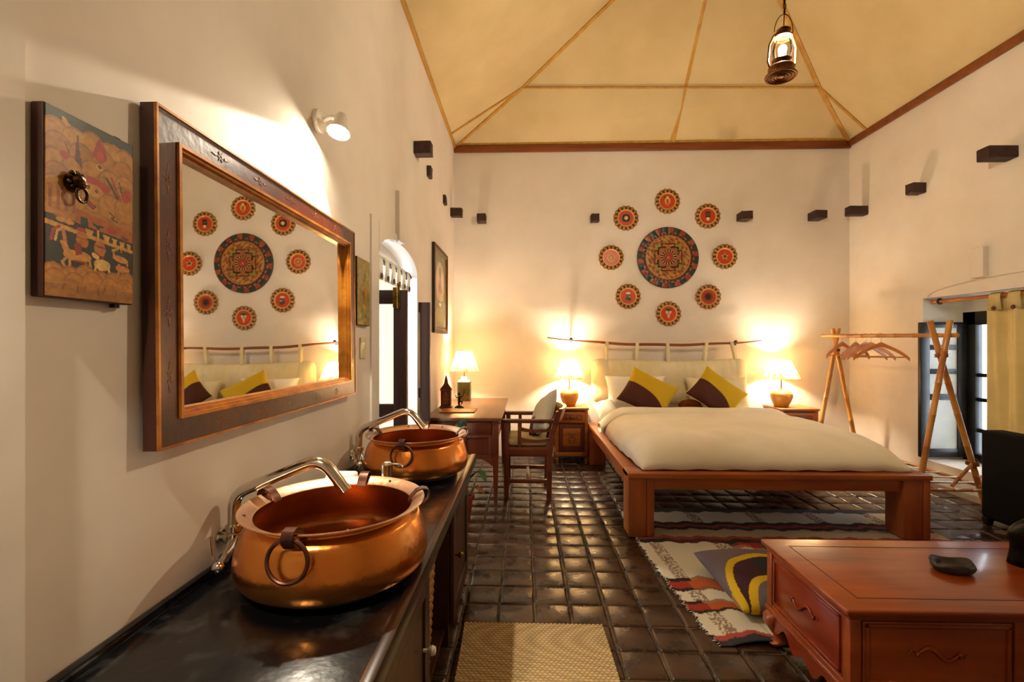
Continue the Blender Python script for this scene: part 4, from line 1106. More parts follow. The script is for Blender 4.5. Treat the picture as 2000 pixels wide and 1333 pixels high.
pillow('throw_cushion', 'yellow and brown throw cushion leaning toward the rack-side lamp', 'cushion', (2.128, 5.27, 0.85), (0.217, -0.03, -0.158), (0.141, 0.055, 0.151), 0.075, M['paint_cloth'], duo, 'two-tone cushions on the bed', piping=pip, n=90)
pillow('bed_pillow', 'plump white pillow behind the yellow cushion by the desk side', 'pillow', (1.30, 5.52, 0.83), (0.36, 0, 0), (0, 0.08, 0.20), 0.085, M['sheet'], group='white pillows')
pillow('bed_pillow', 'plump white pillow behind the yellow cushion by the rack side', 'pillow', (2.24, 5.52, 0.82), (0.36, 0, 0), (0, 0.08, 0.19), 0.085, M['headcloth'], group='white pillows')
pillow('small_pillow', 'small white pillow slumped on the bed corner beside the desk-side nightstand', 'pillow', (0.905, 5.30, 0.665), (0.115, 0.02, 0.03), (-0.02, 0.16, 0.06), 0.06, M['sheet'], group='white pillows')
pillow('bolster_pillow', 'rust brown bolster lying between the two yellow cushions', 'pillow', (1.86, 5.33, 0.69), (0.12, 0, 0), (0, 0.06, 0.02), 0.085, M['brownpillow'], pinch=.02)
pillow('bolster_pillow', 'short dark rust bolster tucked under the first yellow cushion', 'pillow', (1.70, 5.22, 0.645), (0.075, 0, 0), (0, 0.06, 0.01), 0.055, M['brownpillow'], pinch=.02)

# headboard cushion hung from a pole by cloth tabs
hb = thing('headboard_cushion', 'long cream cloth headboard cushion hanging from a wooden pole by tabs', 'headboard', (1.75, 5.78, 0.7))
def hbp(a, b_):
    x = -0.90 + 1.79 * a; z = 0.02 + 0.475 * b_ - 0.035 * math.sin(PI * a) * b_
    e = min(a, 1 - a, ); q = (1 - (2 * b_ - 1) ** 6) * min(1, e * 22) ** .5
    y = -0.055 * q - 0.010 * math.sin(34 * x + 6 * b_) * b_ ** 2 * q * (0.4 + 0.6 * abs(2 * a - 1)) - 0.006 * math.sin(70 * x) * b_ ** 4
    return (x, y, z)
grid_mesh('cushion_cloth', 150, 40, hbp, None, M['headcloth'], hb, thick=0.05, off=1.0)
tabs = [(0.995, -0.003), (1.362, -0.012), (1.727, 0.01), (2.196, -0.03), (2.497, 0.055)]
rodz = lambda x: 1.394 + 0.022 * ((x - 1.75) / 0.75) ** 2
for x, dx in tabs:
    xx = x - 1.75; zt = rodz(x) - 0.7
    b = MB(); w = 0.021
    for yo in (-0.034, 0.0):
        P0 = (xx + dx, yo * .5 - 0.03, 0.485 - 0.035 * math.sin(PI * (xx + .9) / 1.79)); P1 = (xx, yo - 0.008, zt + 0.016)
        b.bm.faces.new([b.bm.verts.new(p) for p in ((P0[0] - w * .9, P0[1], P0[2]), (P0[0] + w * .9, P0[1], P0[2]), (P1[0] + w, P1[1], P1[2]), (P1[0] - w, P1[1], P1[2]))])
    b.bm.faces.new([b.bm.verts.new(p) for p in ((xx - w, -0.042, zt + 0.016), (xx + w, -0.042, zt + 0.016), (xx + w, -0.008, zt + 0.018), (xx - w, -0.008, zt + 0.018))])
    me = b.mesh('tab'); o = mesh_obj('hanging_tab', me, M['headcloth'], hb); md_ = o.modifiers.new('t', 'SOLIDIFY'); md_.thickness = 0.003
b = MB()
xs = [0.27 + 2.59 * k / 30 for k in range(31)]
b.tube([(x, 5.758, rodz(x) + 0.004 * math.sin(9 * x)) for x in xs], [0.008 + 0.009 * min(1, 3 * min(k, 30 - k) / 30) for k in range(31)], 10)
po = tag(b.build('hanging_pole', M['cornice']), 'thin sagging wooden pole above the bed on wall pegs', 'pole')
for x in (0.56, 2.54):
    b = MB(); b.tube([(x, YB - .001, rodz(x) - 0.012), (x, 5.74, rodz(x) - 0.024), (x, 5.73, rodz(x) + 0.0)], 0.009, 8); b.sphere((x, 5.735, rodz(x) + 0.012), 0.02, 10, 7)
    b.build('wall_peg', M['door_wood'], po)

# ================================================================== NIGHTSTANDS
def nightstand(x0, x1, label, panelled=True):
    cx = (x0 + x1) / 2; w = x1 - x0; t = thing('nightstand', label, 'nightstand', (cx, 5.66, 0), 0, 'carved nightstands beside the bed')
    h = w / 2; D0, D1 = -0.19, 0.20
    b = MB(); b.box(-h - .012, h + .012, D0 - .015, D1, 0.635, 0.66, 0.006); b.build('top', M['honey'], t)
    for sx in (-1, 1):
        for sy in (D0, D1 - .035):
            b = MB(); xx = sx * (h - .018); b.box(xx - .018, xx + .018, sy, sy + .036, 0.10, 0.635, 0.003)
            b.lathe([(0, 0.003), (0.012, 0.003), (0.016, 0.03), (0.022, 0.06), (0.014, 0.075), (0.02, 0.09), (0.02, 0.10), (0, 0.10)], 16, Matrix.Translation((xx, sy + .018, 0)))
            b.build('leg', M['honey'], t)
    b = MB(); b.box(-h + .03, h - .03, D0 + .012, D1 - .012, 0.135, 0.635); b.build('body', M['walnut'], t)
    b = MB(); b.box(-h + .0, h - .0, D0 - .012, D1 - .01, 0.10, 0.14, 0.004); b.build('plinth', M['honey'], t)
    b = MB(); b.box(-h + .037, h - .037, D0 - .004, D0 + .02, 0.485, 0.61, 0.003); dr = b.build('drawer', M['honey'], t)
    b = MB(); b.box(-h + .065, h - .065, D0 - .007, D0, 0.515, 0.585, 0.003)
    for k in range(11):
        xx = -h + .08 + (w - .16) * k / 10; b.sphere((xx, D0 - .008, 0.55 + .012 * (-1) ** k), 0.011, 8, 6, (1, .4, 1))
    b.build('carved_panel', M['carved'], dr)
    b = MB(); b.sphere((0, D0 - .018, 0.55), 0.013, 12, 8); b.build('knob', M['brass'], dr)
    b = MB(); rectb = [(-h + .045, h - .045, 0.165, 0.46)]
    b.box(-h + .045, h - .045, D0 - .002, D0 + .015, 0.165, 0.46, 0.003); do = b.build('door', M['walnut'], t)
    b = MB(); b.box(-h + .085, h - .085, D0 - .012, D0, 0.215, 0.42, 0.006); 
    b.build('door_panel', M['honey'], do)
    b = MB()
    for sg in (-1, 1):
        b.tube([(sg * (.01 + .035 * math.sin(k * .45)), D0 - .013, 0.25 + .012 * k) for k in range(11)], 0.005, 6)
        b.sphere((sg * .03, D0 - .013, .36), .014, 8, 6, (1, .4, 1)); b.sphere((sg * .02, D0 - .013, .28), .011, 8, 6, (1, .4, 1))
    b.sphere((0, D0 - .013, .33), .018, 10, 6, (.8, .4, 1.3)); b.build('carving', M['carved'], do)
    return t
nightstand(0.352, 0.727, 'carved nightstand standing between the armchair and the bed')
nightstand(2.93, 3.36, 'nightstand on the bed side of the bamboo clothes rack')

# ================================================================== TABLE LAMPS
def point(name, loc, w, r=0.03, c=WARM, parent=None):
    l = bpy.data.lights.new(name, 'POINT'); l.energy = w; l.color = c; l.shadow_soft_size = r
    o = bpy.data.objects.new(name, l); COL.objects.link(o); o.location = loc
    if parent: o.parent = parent
    return o
def pleated_shade(t, z0, z1, r0, r1, n=96):
    vs = []; fs = []; rows = 6
    for j in range(rows + 1):
        f = j / rows; r = r0 + (r1 - r0) * f; z = z0 + (z1 - z0) * f
        for k in range(n):
            rr = r + (0.0035 if k % 2 else -0.0035) * (1 if 0 < j else 1.4); vs.append((rr * math.cos(2 * PI * k / n), rr * math.sin(2 * PI * k / n), z))
    for j in range(rows):
        for k in range(n): fs.append((j * n + k, j * n + (k + 1) % n, (j + 1) * n + (k + 1) % n, (j + 1) * n + k))
    me = bpy.data.meshes.new('shade'); me.from_pydata(vs, [], fs); o = mesh_obj('lamp_shade', me, M['shade'], t)
    b = MB()
    ring = lambda r, z: [(r * math.cos(2 * PI * k / 40), r * math.sin(2 * PI * k / 40), z) for k in range(40)]
    b.tube(ring(r1, z1), 0.0025, 6, closed=True)
    for k in range(3): b.tube([(0, 0, z1 - 0.02), (r1 * math.cos(k * 2.094), r1 * math.sin(k * 2.094), z1)], 0.0018, 5)
    b.build('shade_wire', M['wire'], o)
    b = MB(); b.tube(ring(r0, z0), 0.0025, 6, closed=True); b.build('shade_hem', M['wire'], o)
    return o
def ball_lamp(label, loc, s=1.0):
    t = thing('table_lamp', label, 'lamp', loc, 0, 'ochre pot lamps on the nightstands')
    b = MB(); b.lathe([(0, 0.001), (0.07 * s, 0.001), (0.072 * s, 0.012), (0.095 * s, 0.06), (0.113 * s, 0.115), (0.112 * s, 0.15), (0.092 * s, 0.18), (0.045 * s, 0.195), (0.03 * s, 0.20), (0.03 * s, 0.21), (0, 0.21)], 40)
    b.build('lamp_base', M['lampbase'], t, 60)
    b = MB(); b.tube([(0, 0, 0.2), (0, 0, 0.40)], 0.007, 10); b.lathe([(0, 0.39), (0.017, 0.39), (0.017, 0.43), (0, 0.43)], 14); b.build('lamp_stem', M['brass'], t)
    b = MB(); b.sphere((0, 0, 0.462), 0.022, 14, 10, (1, 1, 1.25)); b.build('bulb', M['bulb'], t)
    pleated_shade(t, 0.335, 0.55, 0.185 * s, 0.085 * s)
    point('lamp_light', (0, 0, 0.462), P_LAMP, 0.03, WARM, t)
    return t
ball_lamp('lit ochre pot lamp on the nightstand next to the armchair', (0.53, 5.665, 0.66))
ball_lamp('lit ochre pot lamp on the nightstand next to the bamboo rack', (3.045, 5.665, 0.66), 1.08)

# ================================================================== DESK
DX0, DX1, DY0, DY1, DZ = -0.885, -0.205, 4.06, 5.57, 0.76
dk = thing('writing_desk', 'red-brown wooden writing desk against the wall under the framed picture', 'desk', (-0.545, 4.8, 0))
Td = Matrix.Translation((0.545, -4.8, 0))
def addd(nm, bb, m, par=dk):
    bmesh.ops.transform(bb.bm, matrix=Td, verts=bb.bm.verts[:]); return bb.build(nm, m, par)
addd('desk_top', MB().box(DX0, DX1, DY0, DY1, DZ - 0.028, DZ, 0.006), M['walnut_x'])
for x in (DX0 + .05, DX1 - 0.055):
    for y in (DY0 + 0.055, DY1 - 0.055):
        b = MB(); b.box(x - .026, x + .026, y - .026, y + .026, 0.44, DZ - .028, 0.003); b.frust((x - .015, x + .015, y - .015, y + .015), (x - .026, x + .026, y - .026, y + .026), 0.003, 0.44)
        addd('leg', b, M['walnut'])
b = MB(); b.box(DX0 + .07, DX1 - .08, DY0 + .04, DY0 + .06, 0.60, DZ - .028); addd('end_apron', b, M['walnut'])
b = MB(); rect = (DX0 + .1, DX1 - .1)
for (x0, x1, z0, z1) in ((DX0 + .08, DX0 + .34, 0.615, 0.715), (DX0 + .37, DX1 - .09, 0.615, 0.715)):
    b = MB(); b.box(x0, x1, DY0 + .03, DY0 + .045, z0, z1, 0.008, 2); addd('end_panel', b, M['walnut'])
b = MB(); b.box(DX1 - .36, DX1 - .08, DY0 + .05, DY1 - .05, 0.40, 0.60); addd('pedestal_box', b, M['walnut'])
b = MB(); b.box(DX1 - .345, DX1 - .31, DY0 + .035, DY0 + .052, 0.40, .60, .003); b.box(DX1 - .115, DX1 - .08, DY0 + .035, DY0 + .052, .40, .60, .003); b.box(DX1 - .31, DX1 - .115, DY0 + .035, DY0 + .052, .40, .43, .003); b.box(DX1 - .31, DX1 - .115, DY0 + .035, DY0 + .052, .575, .60, .003)
addd('pedestal_frame', b, M['walnut'])
cv = [(DX1 - .36, 0.40)] + [(DX1 - .36 + .28 * k / 12, 0.40 - 0.07 * (1 - math.sin(PI * k / 12)) - 0.0) for k in range(13)] + [(DX1 - .08, 0.40)]
b = MB(); b.prism(cv[1:-1] + [(DX1 - .08, .402), (DX1 - .36, .402)], DY0 + .036, DY0 + .052, 'y'); addd('arched_apron', b, M['walnut'])
for y0_, y1_ in ((DY0 + .1, DY0 + .5), (DY0 + .53, DY0 + .98), (DY0 + 1.01, DY1 - .1)):
    d = addd('drawer', MB().box(DX1 - .075, DX1 - .05, y0_, y1_, 0.615, 0.72, 0.004), M['walnut'])
    addd('knob', MB().sphere((DX1 - .04, (y0_ + y1_) / 2, .667), .014, 12, 8), M['brass'], d)
addd('back_apron', MB().box(DX0 + .03, DX0 + .05, DY0 + .08, DY1 - .08, .6, DZ - .028), M['walnut'])
addd('far_apron', MB().box(DX0 + .07, DX1 - .08, DY1 - .06, DY1 - .04, .6, DZ - .028), M['walnut'])

# desk lamp
t = thing('desk_lamp', 'lit desk lamp with green square base and pleated flowered shade', 'lamp', (-0.70, 5.36, DZ))
b = MB(); b.box(-.072, .072, -.072, .072, 0.001, .215, .008, 3); b.build('lamp_base', M['greenbase'], t)
b = MB(); b.lathe([(0.07, .215), (.066, .228), (.04, .238), (.036, .244), (.036, .262), (.024, .268), (0, .268)], 28); b.build('shoulder', M['white_ceramic'], t)
b = MB(); b.tube([(0, 0, .262), (0, 0, .41)], .006, 10); b.lathe([(0, .405), (.017, .405), (.017, .445), (0, .445)], 14); b.build('lamp_stem', M['brass'], t)
b = MB(); b.sphere((0, 0, .475), .022, 14, 10, (1, 1, 1.25)); b.build('bulb', M['bulb'], t)
pleated_shade(t, .335, .56, .165, .085)
point('lamp_light', (0, 0, .475), P_LAMP * .8, .03, WARM, t)
# shrine box, figurine, tray
t = thing('carved_shrine', 'small red carved wooden shrine with a pointed roof on the desk', 'ornament', (-0.80, 4.72, DZ + .001))
b = MB(); b.box(-.05, .05, -.035, .035, 0, .19, .003); b.build('case', M['redwood'], t)
b = MB(); b.prism([(-.058, .19), (.058, .19), (.03, .225), (.018, .25), (.012, .29), (0, .33), (-.012, .29), (-.018, .25), (-.03, .225)], -.02, .02, 'y'); b.build('crest', M['redwood'], t)
b = MB(); b.prism([(-.03, .03), (.03, .03), (.03, .13), (0, .165), (-.03, .13)], -.04, -.034, 'y'); b.build('carved_door', M['carved'], t)
b = MB(); b.box(-.06, .06, -.045, .045, 0, .02, .003); b.box(-.056, .056, -.042, .042, .172, .19, .003); b.build('mouldings', M['walnut'], t)
t = thing('writing_tray', 'flat wooden tray with rounded corner lying on the desk', 'tray', (-0.60, 4.46, DZ + .001))
b = MB(); b.box(-.20, .13, -.12, .12, 0, .012, .005, 3); b.build('board', M['honey'], t)
t = thing('bronze_figurine', 'little dark dancing figurine on a black stand on the desk', 'figurine', (-0.66, 4.66, DZ + .001))
b = MB(); b.lathe([(0, 0), (.045, 0), (.047, .012), (.036, .02), (.02, .03), (0, .032)], 24); b.build('stand', M['black_iron'], t)
b = MB(); b.tube([(0, 0, .03), (-.004, 0, .06), (.006, 0, .085)], [.009, .011, .013], 8); b.tube([(.006, 0, .085), (0, 0, .12)], [.016, .018], 8); b.sphere((0, 0, .14), .014, 10, 8); b.sphere((0, 0, .158), .007, 8, 6)
b.tube([(0, 0, .115), (-.03, 0, .105), (-.036, 0, .13)], [.007, .006, .005], 7); b.tube([(0, 0, .115), (.032, 0, .12), (.05, 0, .155), (.052, 0, .19)], [.007, .006, .004, .003], 7); b.tube([(.004, 0, .07), (.032, 0, .062), (.022, 0, .04)], [.010, .008, .006], 7)
b.build('body', M['figurine'], t)

# ================================================================== ARMCHAIR (wooden, seen from the side, facing the desk)
ch = thing('wooden_armchair', 'wooden armchair with slatted sides and cushions pulled up to the desk', 'chair', (0.03, 4.45, 0))
HW = 0.245         # half width along y ; local x: -0.215 front .. 0.215 back
WD = M['chairwood']
for sy in (-1, 1):
    y = sy * HW; yo0, yo1 = (y - .019, y + .019)
    b = MB(); b.box(-.222, -.178, yo0 - .003, yo1 + .003, 0.003, .70, .004); b.build('leg', WD, ch)
    b = MB()   # rear leg sweeps back above the seat
    pr_ = [(.158, .003), (.203, .003), (.212, .42), (.235, .62), (.285, .80), (.245, .80), (.196, .62), (.168, .42)]
    b.prism(pr_, yo0, yo1, 'y'); b.build('leg', WD, ch)
    b = MB(); b.box(-.235, .225, yo0 - .012, yo1 + .012, .695, .728, .008); b.build('arm_rest', WD, ch)
    b = MB(); b.box(-.178, .17, yo0 + .003, yo1 - .003, .395, .475, .004); b.build('seat_rail', WD, ch)
    b = MB(); b.box(-.098, -.066, yo0 + .005, yo1 - .005, .475, .697, .003); b.build('side_post', WD, ch)
    for zz in (.535, .625):
        up_ = [( -.066 + .265 * k / 12, zz + .03 - .022 * math.sin(PI * k / 12) ) for k in range(13)]; lo_ = [(-.066 + .265 * k / 12, zz - .005 - .012 * math.sin(PI * k / 12)) for k in range(12, -1, -1)]
        b = MB(); b.prism(up_ + lo_, yo0 + .008, yo1 - .008, 'y'); b.build('side_slat', WD, ch)
    b = MB(); b.box(-.18, .165, yo0 + .006, yo1 - .006, .155, .19, .003); b.build('stretcher', WD, ch)
b = MB(); b.box(-.215, -.185, -HW + .02, HW - .02, .395, .475, .003); b.build('seat_rail', WD, ch)
b = MB(); b.box(.17, .20, -HW + .02, HW - .02, .395, .475, .003); b.build('seat_rail', WD, ch)
b = MB(); b.box(-.02, .01, -HW + .02, HW - .02, .158, .185, .003); b.build('cross_stretcher', WD, ch)
b = MB(); b.box(-.18, .17, -HW + .01, HW - .01, .462, .478); b.build('seat_board', WD, ch)
# curved crest rail of the backrest
b = MB()
n = 16
vs = []
for k in range(n + 1):
    y = -HW - .03 + (2 * HW + .06) * k / n; cx = .245 + .045 * (1 - (y / HW) ** 2)
    for (dx, z) in ((0, .70), (.03, .70), (.068, .825), (.034, .825)): vs.append(b.bm.verts.new((cx + dx, y, z)))
for k in range(n):
    for q in range(4):
        a_, b2 = k * 4 + q, k * 4 + (q + 1) % 4; b.bm.faces.new((vs[a_], vs[b2], vs[b2 + 4], vs[a_ + 4]))
b.bm.faces.new(vs[:4]); b.bm.faces.new(vs[-4:][::-1]); b.build('backrest', WD, ch, 40)
for y in (-.13, 0, .13):
    b = MB(); b.prism([(.19, .47), (.205, .47), (.285, .71), (.268, .71)], y - .025, y + .025, 'y'); b.build('back_slat', WD, ch)
b = MB(); b.box(-.19, .17, -HW + .022, HW - .022, .479, .545, .028, 4); tag(b.build('seat_cushion', M['seatcloth']), 'flat olive cream seat cushion on the wooden armchair', 'cushion').location = (0.03, 4.45, 0)
def chcol(a, b_):
    return lin('#4a3440') if (b_ < .42 and a < .42) else (lin('#b8b09c') if b_ > .12 else lin('#c9c2a4'))
pillow('back_pillow', 'pale grey scatter pillow with a dark patch leaning on the armchair back', 'pillow', (0.165, 4.43, .735), (.075, -.16, .085), (0.055, .14, .165), .062, M['paint_cloth'], chcol)

# ================================================================== POTTED PLANT behind the counter
t = thing('potted_plant', 'small leafy plant in a terracotta pot behind the counter end', 'plant', (-0.50, 3.72, 0))
b = MB(); b.lathe([(0, .003), (.06, .003), (.085, .17), (.095, .172), (.097, .205), (.085, .205), (.08, .18), (0, .18)], 28); b.build('pot', M['terracotta'], t)
b = MB(); b.lathe([(0, .185), (.08, .183)], 20); b.build('soil', M['soil'], t)
def leafm(b, base, tip, w, droop=.02):
    base, tip = Vector(base), Vector(tip); d = tip - base; s_ = d.cross(Vector((0, 0, 1)));
    if s_.length < 1e-4: s_ = Vector((1, 0, 0))
    s_.normalize(); up = s_.cross(d).normalized()
    rows = []
    for k in range(8):
        f = k / 7; c = base + d * f - Vector((0, 0, droop * f * f)); ww = w * math.sin(PI * min(.98, f * .92 + .06)) ** .8
        rows.append([b.bm.verts.new(c - s_ * ww + up * ww * .25), b.bm.verts.new(c), b.bm.verts.new(c + s_ * ww + up * ww * .25)])
    for A, B in zip(rows, rows[1:]):
        for q in (0, 1): b.bm.faces.new((A[q], A[q + 1], B[q + 1], B[q]))
b = MB(); stems = [((.02, 0, .18), (.02, .0, .45), (-.04, .02, .72)), ((0, .02, .18), (.06, .02, .33), (.13, .0, .40)), ((-.02, 0, .18), (-.05, .02, .40), (-.07, .02, .60)), ((.03, -.02, .18), (.09, -.02, .26), (.13, -.03, .29))]
for s_ in stems: b.tube(s_, [.006, .005, .003], 6)
b.build('stems', M['leaf'], t)
for (p, q, w, m) in (((-.04, .02, .70), (.035, -.05, .835), .05, 'leaf_pale'), ((-.06, .02, .70), (-.02, -.04, .79), .04, 'leaf_pale'), ((.13, 0, .40), (.19, -.03, .33), .04, 'leaf'), ((.06, .02, .33), (.15, -.02, .42), .04, 'leaf'), ((.09, -.02, .27), (.18, -.05, .25), .035, 'leaf_red'), ((-.06, .02, .55), (-.14, 0, .60), .035, 'leaf'), ((-.05, .02, .42), (-.13, -.03, .42), .04, 'leaf'), ((.04, 0, .45), (.12, .03, .50), .035, 'leaf')):
    b = MB(); leafm(b, p, q, w); o = b.build('leaf', M[m], t, 80)

# ================================================================== CLOTHES RACK
rk = thing('bamboo_clothes_rack', 'bamboo clothes rack of two crossed frames with a lower shoe shelf', 'clothes rack', (3.55, 4.8, 0))
def bam(pts, r, name, par=rk, nodes=6):
    """bamboo pole with slightly swollen joints"""
    a, c = Vector(pts[0]), Vector(pts[1]); P_, R_ = [], []
    o = Vector((3.55, 4.8, 0))
    for k in range(nodes):
        f0, f1 = k / nodes, (k + 1) / nodes
        for f, rr in ((f0, 1.0), (f0 + .35 / nodes, .96), (f1 - .05 / nodes, .98), (f1 - .02 / nodes, 1.14)):
            P_.append(a.lerp(c, f) - o); R_.append(r * rr)
    P_.append(c - o); R_.append(r); b = MB(); b.tube(P_, R_, 12); return b.build(name, M['bamboo'], par, 60)
NY, FY = 4.06, 5.395
bam(((3.56, NY - .03, 1.60), (3.27, NY - .03, .004)), .023, 'pole'); bam(((3.435, NY + .02, 1.60), (3.90, NY + .02, .004)), .023, 'pole')
bam(((3.525, FY - .02, 1.58), (3.24, FY - .02, .004)), .022, 'pole'); bam(((3.485, FY + .025, 1.58), (3.80, FY + .025, .004)), .022, 'pole')
bam(((3.46, 5.56, 1.498), (3.575, 3.98, 1.475)), .019, 'top_rail', nodes=8)
bam(((3.835, 5.44, .205), (3.84, 3.96, .205)), .016, 'shelf_rail', nodes=7); bam(((3.31, 5.44, .205), (3.305, 3.96, .205)), .016, 'shelf_rail', nodes=7)
bam(((3.775, NY, .40), (3.60, NY, .20)), .014, 'brace', nodes=3)
bam(((3.29, NY - .055, .185), (3.86, NY - .055, .185)), .014, 'cross_pole', nodes=4); bam(((3.27, FY - .055, .185), (3.82, FY - .055, .185)), .014, 'cross_pole', nodes=4)
b = MB(); o = Vector((3.55, 4.8, 0))
for k in range(8): 
    y = NY + .06 + k * .165
    b = MB(); b.tube([Vector((3.30, y, .215)) - o, Vector((3.845, y, .215)) - o], .007, 8); b.build('shelf_rod', M['wire'], rk)
for (x, y, z) in ((3.515, NY, 1.30), (3.507, FY, 1.33), (3.787, NY + .02, .385)):
    b = MB(); q_ = []
    for k in range(4):
        q_ += [(x - 3.55 + .030 * math.cos(2 * PI * q / 14), y - 4.8 + .052 * math.sin(2 * PI * q / 14), z + .008 * (k + q / 14) - .012) for q in range(14)]
    b.tube(q_, .0045, 5); b.build('lashing', M['cornice'], rk)
def hanger(label, y, rz, proto=[None]):
    xr_ = 3.46 + (5.56 - y) * (.115 / 1.58)
    zr_ = 1.498 - (5.56 - y) * (.023 / 1.58)
    if proto[0] is None:
        t = thing('coat_hanger', label, 'hanger', (0, 0, 0), 0, 'wooden hangers on the bamboo rack')
        up_ = [(-.225 + .45 * k / 24) for k in range(25)]
        fz = lambda x: -.095 - .20 * (abs(x) / .225) ** 1.25 * .55 - .03 * (abs(x) / .225) ** 4
        b = MB(); b.prism([(x, fz(x) + .018 + .012 * math.exp(-(x / .04) ** 2)) for x in up_] + [(x, fz(x) - .016) for x in up_[::-1]], -.008, .008, 'y'); b.build('shoulders', M['hanger'], t)
        zb = fz(.2); b = MB(); b.tube([(-.205, 0, zb - .004), (.205, 0, zb - .004)], .006, 8); b.build('trouser_bar', M['hanger'], t)
        b = MB(); hk = [(0, 0, -.075), (0, 0, -.045)] + [(.024 * math.sin(a) * 1, 0, 0.0 - .024 * math.cos(a)) for a in [(.2 + k * 4.2 / 14) for k in range(15)]]; b.tube(hk, .0022, 6); b.build('hook', M['wire'], t)
        proto[0] = t
    else: t = copy_tree(proto[0])
    t['label'] = label; t.location = (xr_, y, zr_); t.rotation_euler = (0, 0, rz); return t
hanger('wooden coat hanger nearest the far crossed frame of the rack', 5.25, .32)
hanger('wooden coat hanger second from the far crossed frame of the rack', 5.06, .42)
hanger('wooden coat hanger in the middle of the bunch on the bamboo rail', 4.93, .05)
hanger('wooden coat hanger hanging between the middle one and the outward-turned one', 4.86, -.10)
hanger('wooden coat hanger hanging last toward the rail middle, turned outward', 4.74, -.42)
# slippers on the shelf
for x, y, rz, lb in ((3.45, 4.30, .3, 'white cloth slipper on the rack shelf near the crossed pole'), (3.47, 4.72, .15, 'white cloth slipper lying deeper on the rack shelf')):
    t = thing('slipper', lb, 'slipper', (x, y, .222), rz, 'white slippers on the rack')
    b = MB(); b.prism([(.05 * math.cos(a) * (1 - .15 * math.cos(2 * a)), .13 * math.sin(a)) for a in [2 * PI * k / 24 for k in range(24)]], 0, .014, 'z'); b.build('sole', M['slipper'], t)
    def up(a, b_): 
        th = PI * a; yy = .0 + .12 * b_; w = .048 * math.sqrt(max(.02, 1 - (max(0, yy) / .135) ** 2)); return (w * math.cos(th), yy, .012 + .05 * math.sin(th) * (1 - .5 * b_))
    grid_mesh('upper', 14, 8, up, None, M['slipper'], t, thick=.003)

# ================================================================== CURTAINS
def tab_curtain(name, label, rod_label, x, y0, y1, zr, zb, m, rodm, ntab, folds, drift, rod0, rod1, amp=.03):
    t = thing(name, label, 'curtain', (x, (y0 + y1) / 2, 0))
    cy = (y0 + y1) / 2; zt = zr - .075
    def pos(a, b_):
        y = y0 + (y1 - y0) * a - cy + drift * (b_ ** 1.3) * (0.3 + .7 * a)
        k = folds * 2 * PI * a
        sc = .012 * (1 - math.cos(2 * PI * ntab * a)) * (1 - b_) ** 6 * 1.2
        return (amp * (.55 + .45 * b_) * math.sin(k) + .012 * math.sin(2.3 * k + 3 * b_), y, zt - (zt - zb) * b_ - sc)
    grid_mesh('curtain_cloth', 120, 40, pos, None, m, t, thick=.002)
    for k in range(ntab):
        a = (k + .5) / ntab; y = y0 + (y1 - y0) * a - cy; w = min(.05, (y1 - y0) / ntab * .3)
        pts = [(-.024, zt - .05), (-.030, zr - .02), (-.022, zr + .022), (0, zr + .030), (.022, zr + .022), (.030, zr - .02), (.026, zt - .06)]
        b = MB(); rows = [[b.bm.verts.new((p[0], y - w * (1 + .25 * (1 if i in (0, 6) else 0)), p[1])), b.bm.verts.new((p[0], y + w * (1 + .25 * (1 if i in (0, 6) else 0)), p[1]))] for i, p in enumerate(pts)]
        for A, B in zip(rows, rows[1:]): b.bm.faces.new((A[0], A[1], B[1], B[0]))
        tb = b.build('hanging_tab', m, t, 60); md_ = tb.modifiers.new('t', 'SOLIDIFY'); md_.thickness = .003
        s_ = 1 if x < 1 else -1
        b = MB(); b.lathe([(0, 0), (.016, 0), (.019, .004), (.016, .008), (0, .009)], 14, Matrix.Translation((s_ * .030, y, zt - .035)) @ Matrix.Rotation(s_ * PI / 2, 4, 'Y')); b.build('button', M['button'], tb)
    r = thing(name.replace('curtain', 'curtain_rod'), rod_label, 'curtain rod', (x, (rod0 + rod1) / 2, zr))
    L = (rod1 - rod0) / 2
    b = MB(); n = 24; b.tube([(0, -L + 2 * L * k / n, 0) for k in range(n + 1)], [.0165 if k % 4 else .0185 for k in range(n + 1)], 12); b.build('pole', rodm, r)
    for yy in (-L + .06, L - .09):
        b = MB(); b.tube([(0.024 * math.cos(2 * PI * k / 16), yy, .024 * math.sin(2 * PI * k / 16)) for k in range(16)], .008, 8, closed=True)
        sg = -1 if x < 1 else 1
        b.tube([(sg * .02, yy, 0), (sg * .07, yy, -.005)], .008, 8); b.build('bracket_ring', M['door_wood'], r)
    b = MB(); b.sphere((0, -L - .01, 0), .028, 12, 8); b.build('finial', M['door_wood'], r)
    return t
tab_curtain('window_curtain', 'thin white tab curtain glowing with daylight in the left wall window', 'dark curtain rod across the arched window beside the desk', XL - .06, 2.93, 3.80, 1.955, .12, M['curtain_l'], M['door_wood'], 6, 5, .06, 2.86, 3.865, amp=.028)
tab_curtain('side_curtain', 'heavy cream tab curtain with dark buttons in the window alcove', 'orange bamboo curtain rod across the window alcove', XR + .075, 3.10, 4.245, 1.822, .32, M['curtain_r'], M['bamboo_rod'], 7, 6, 0.0, 3.02, 4.815, amp=.04)

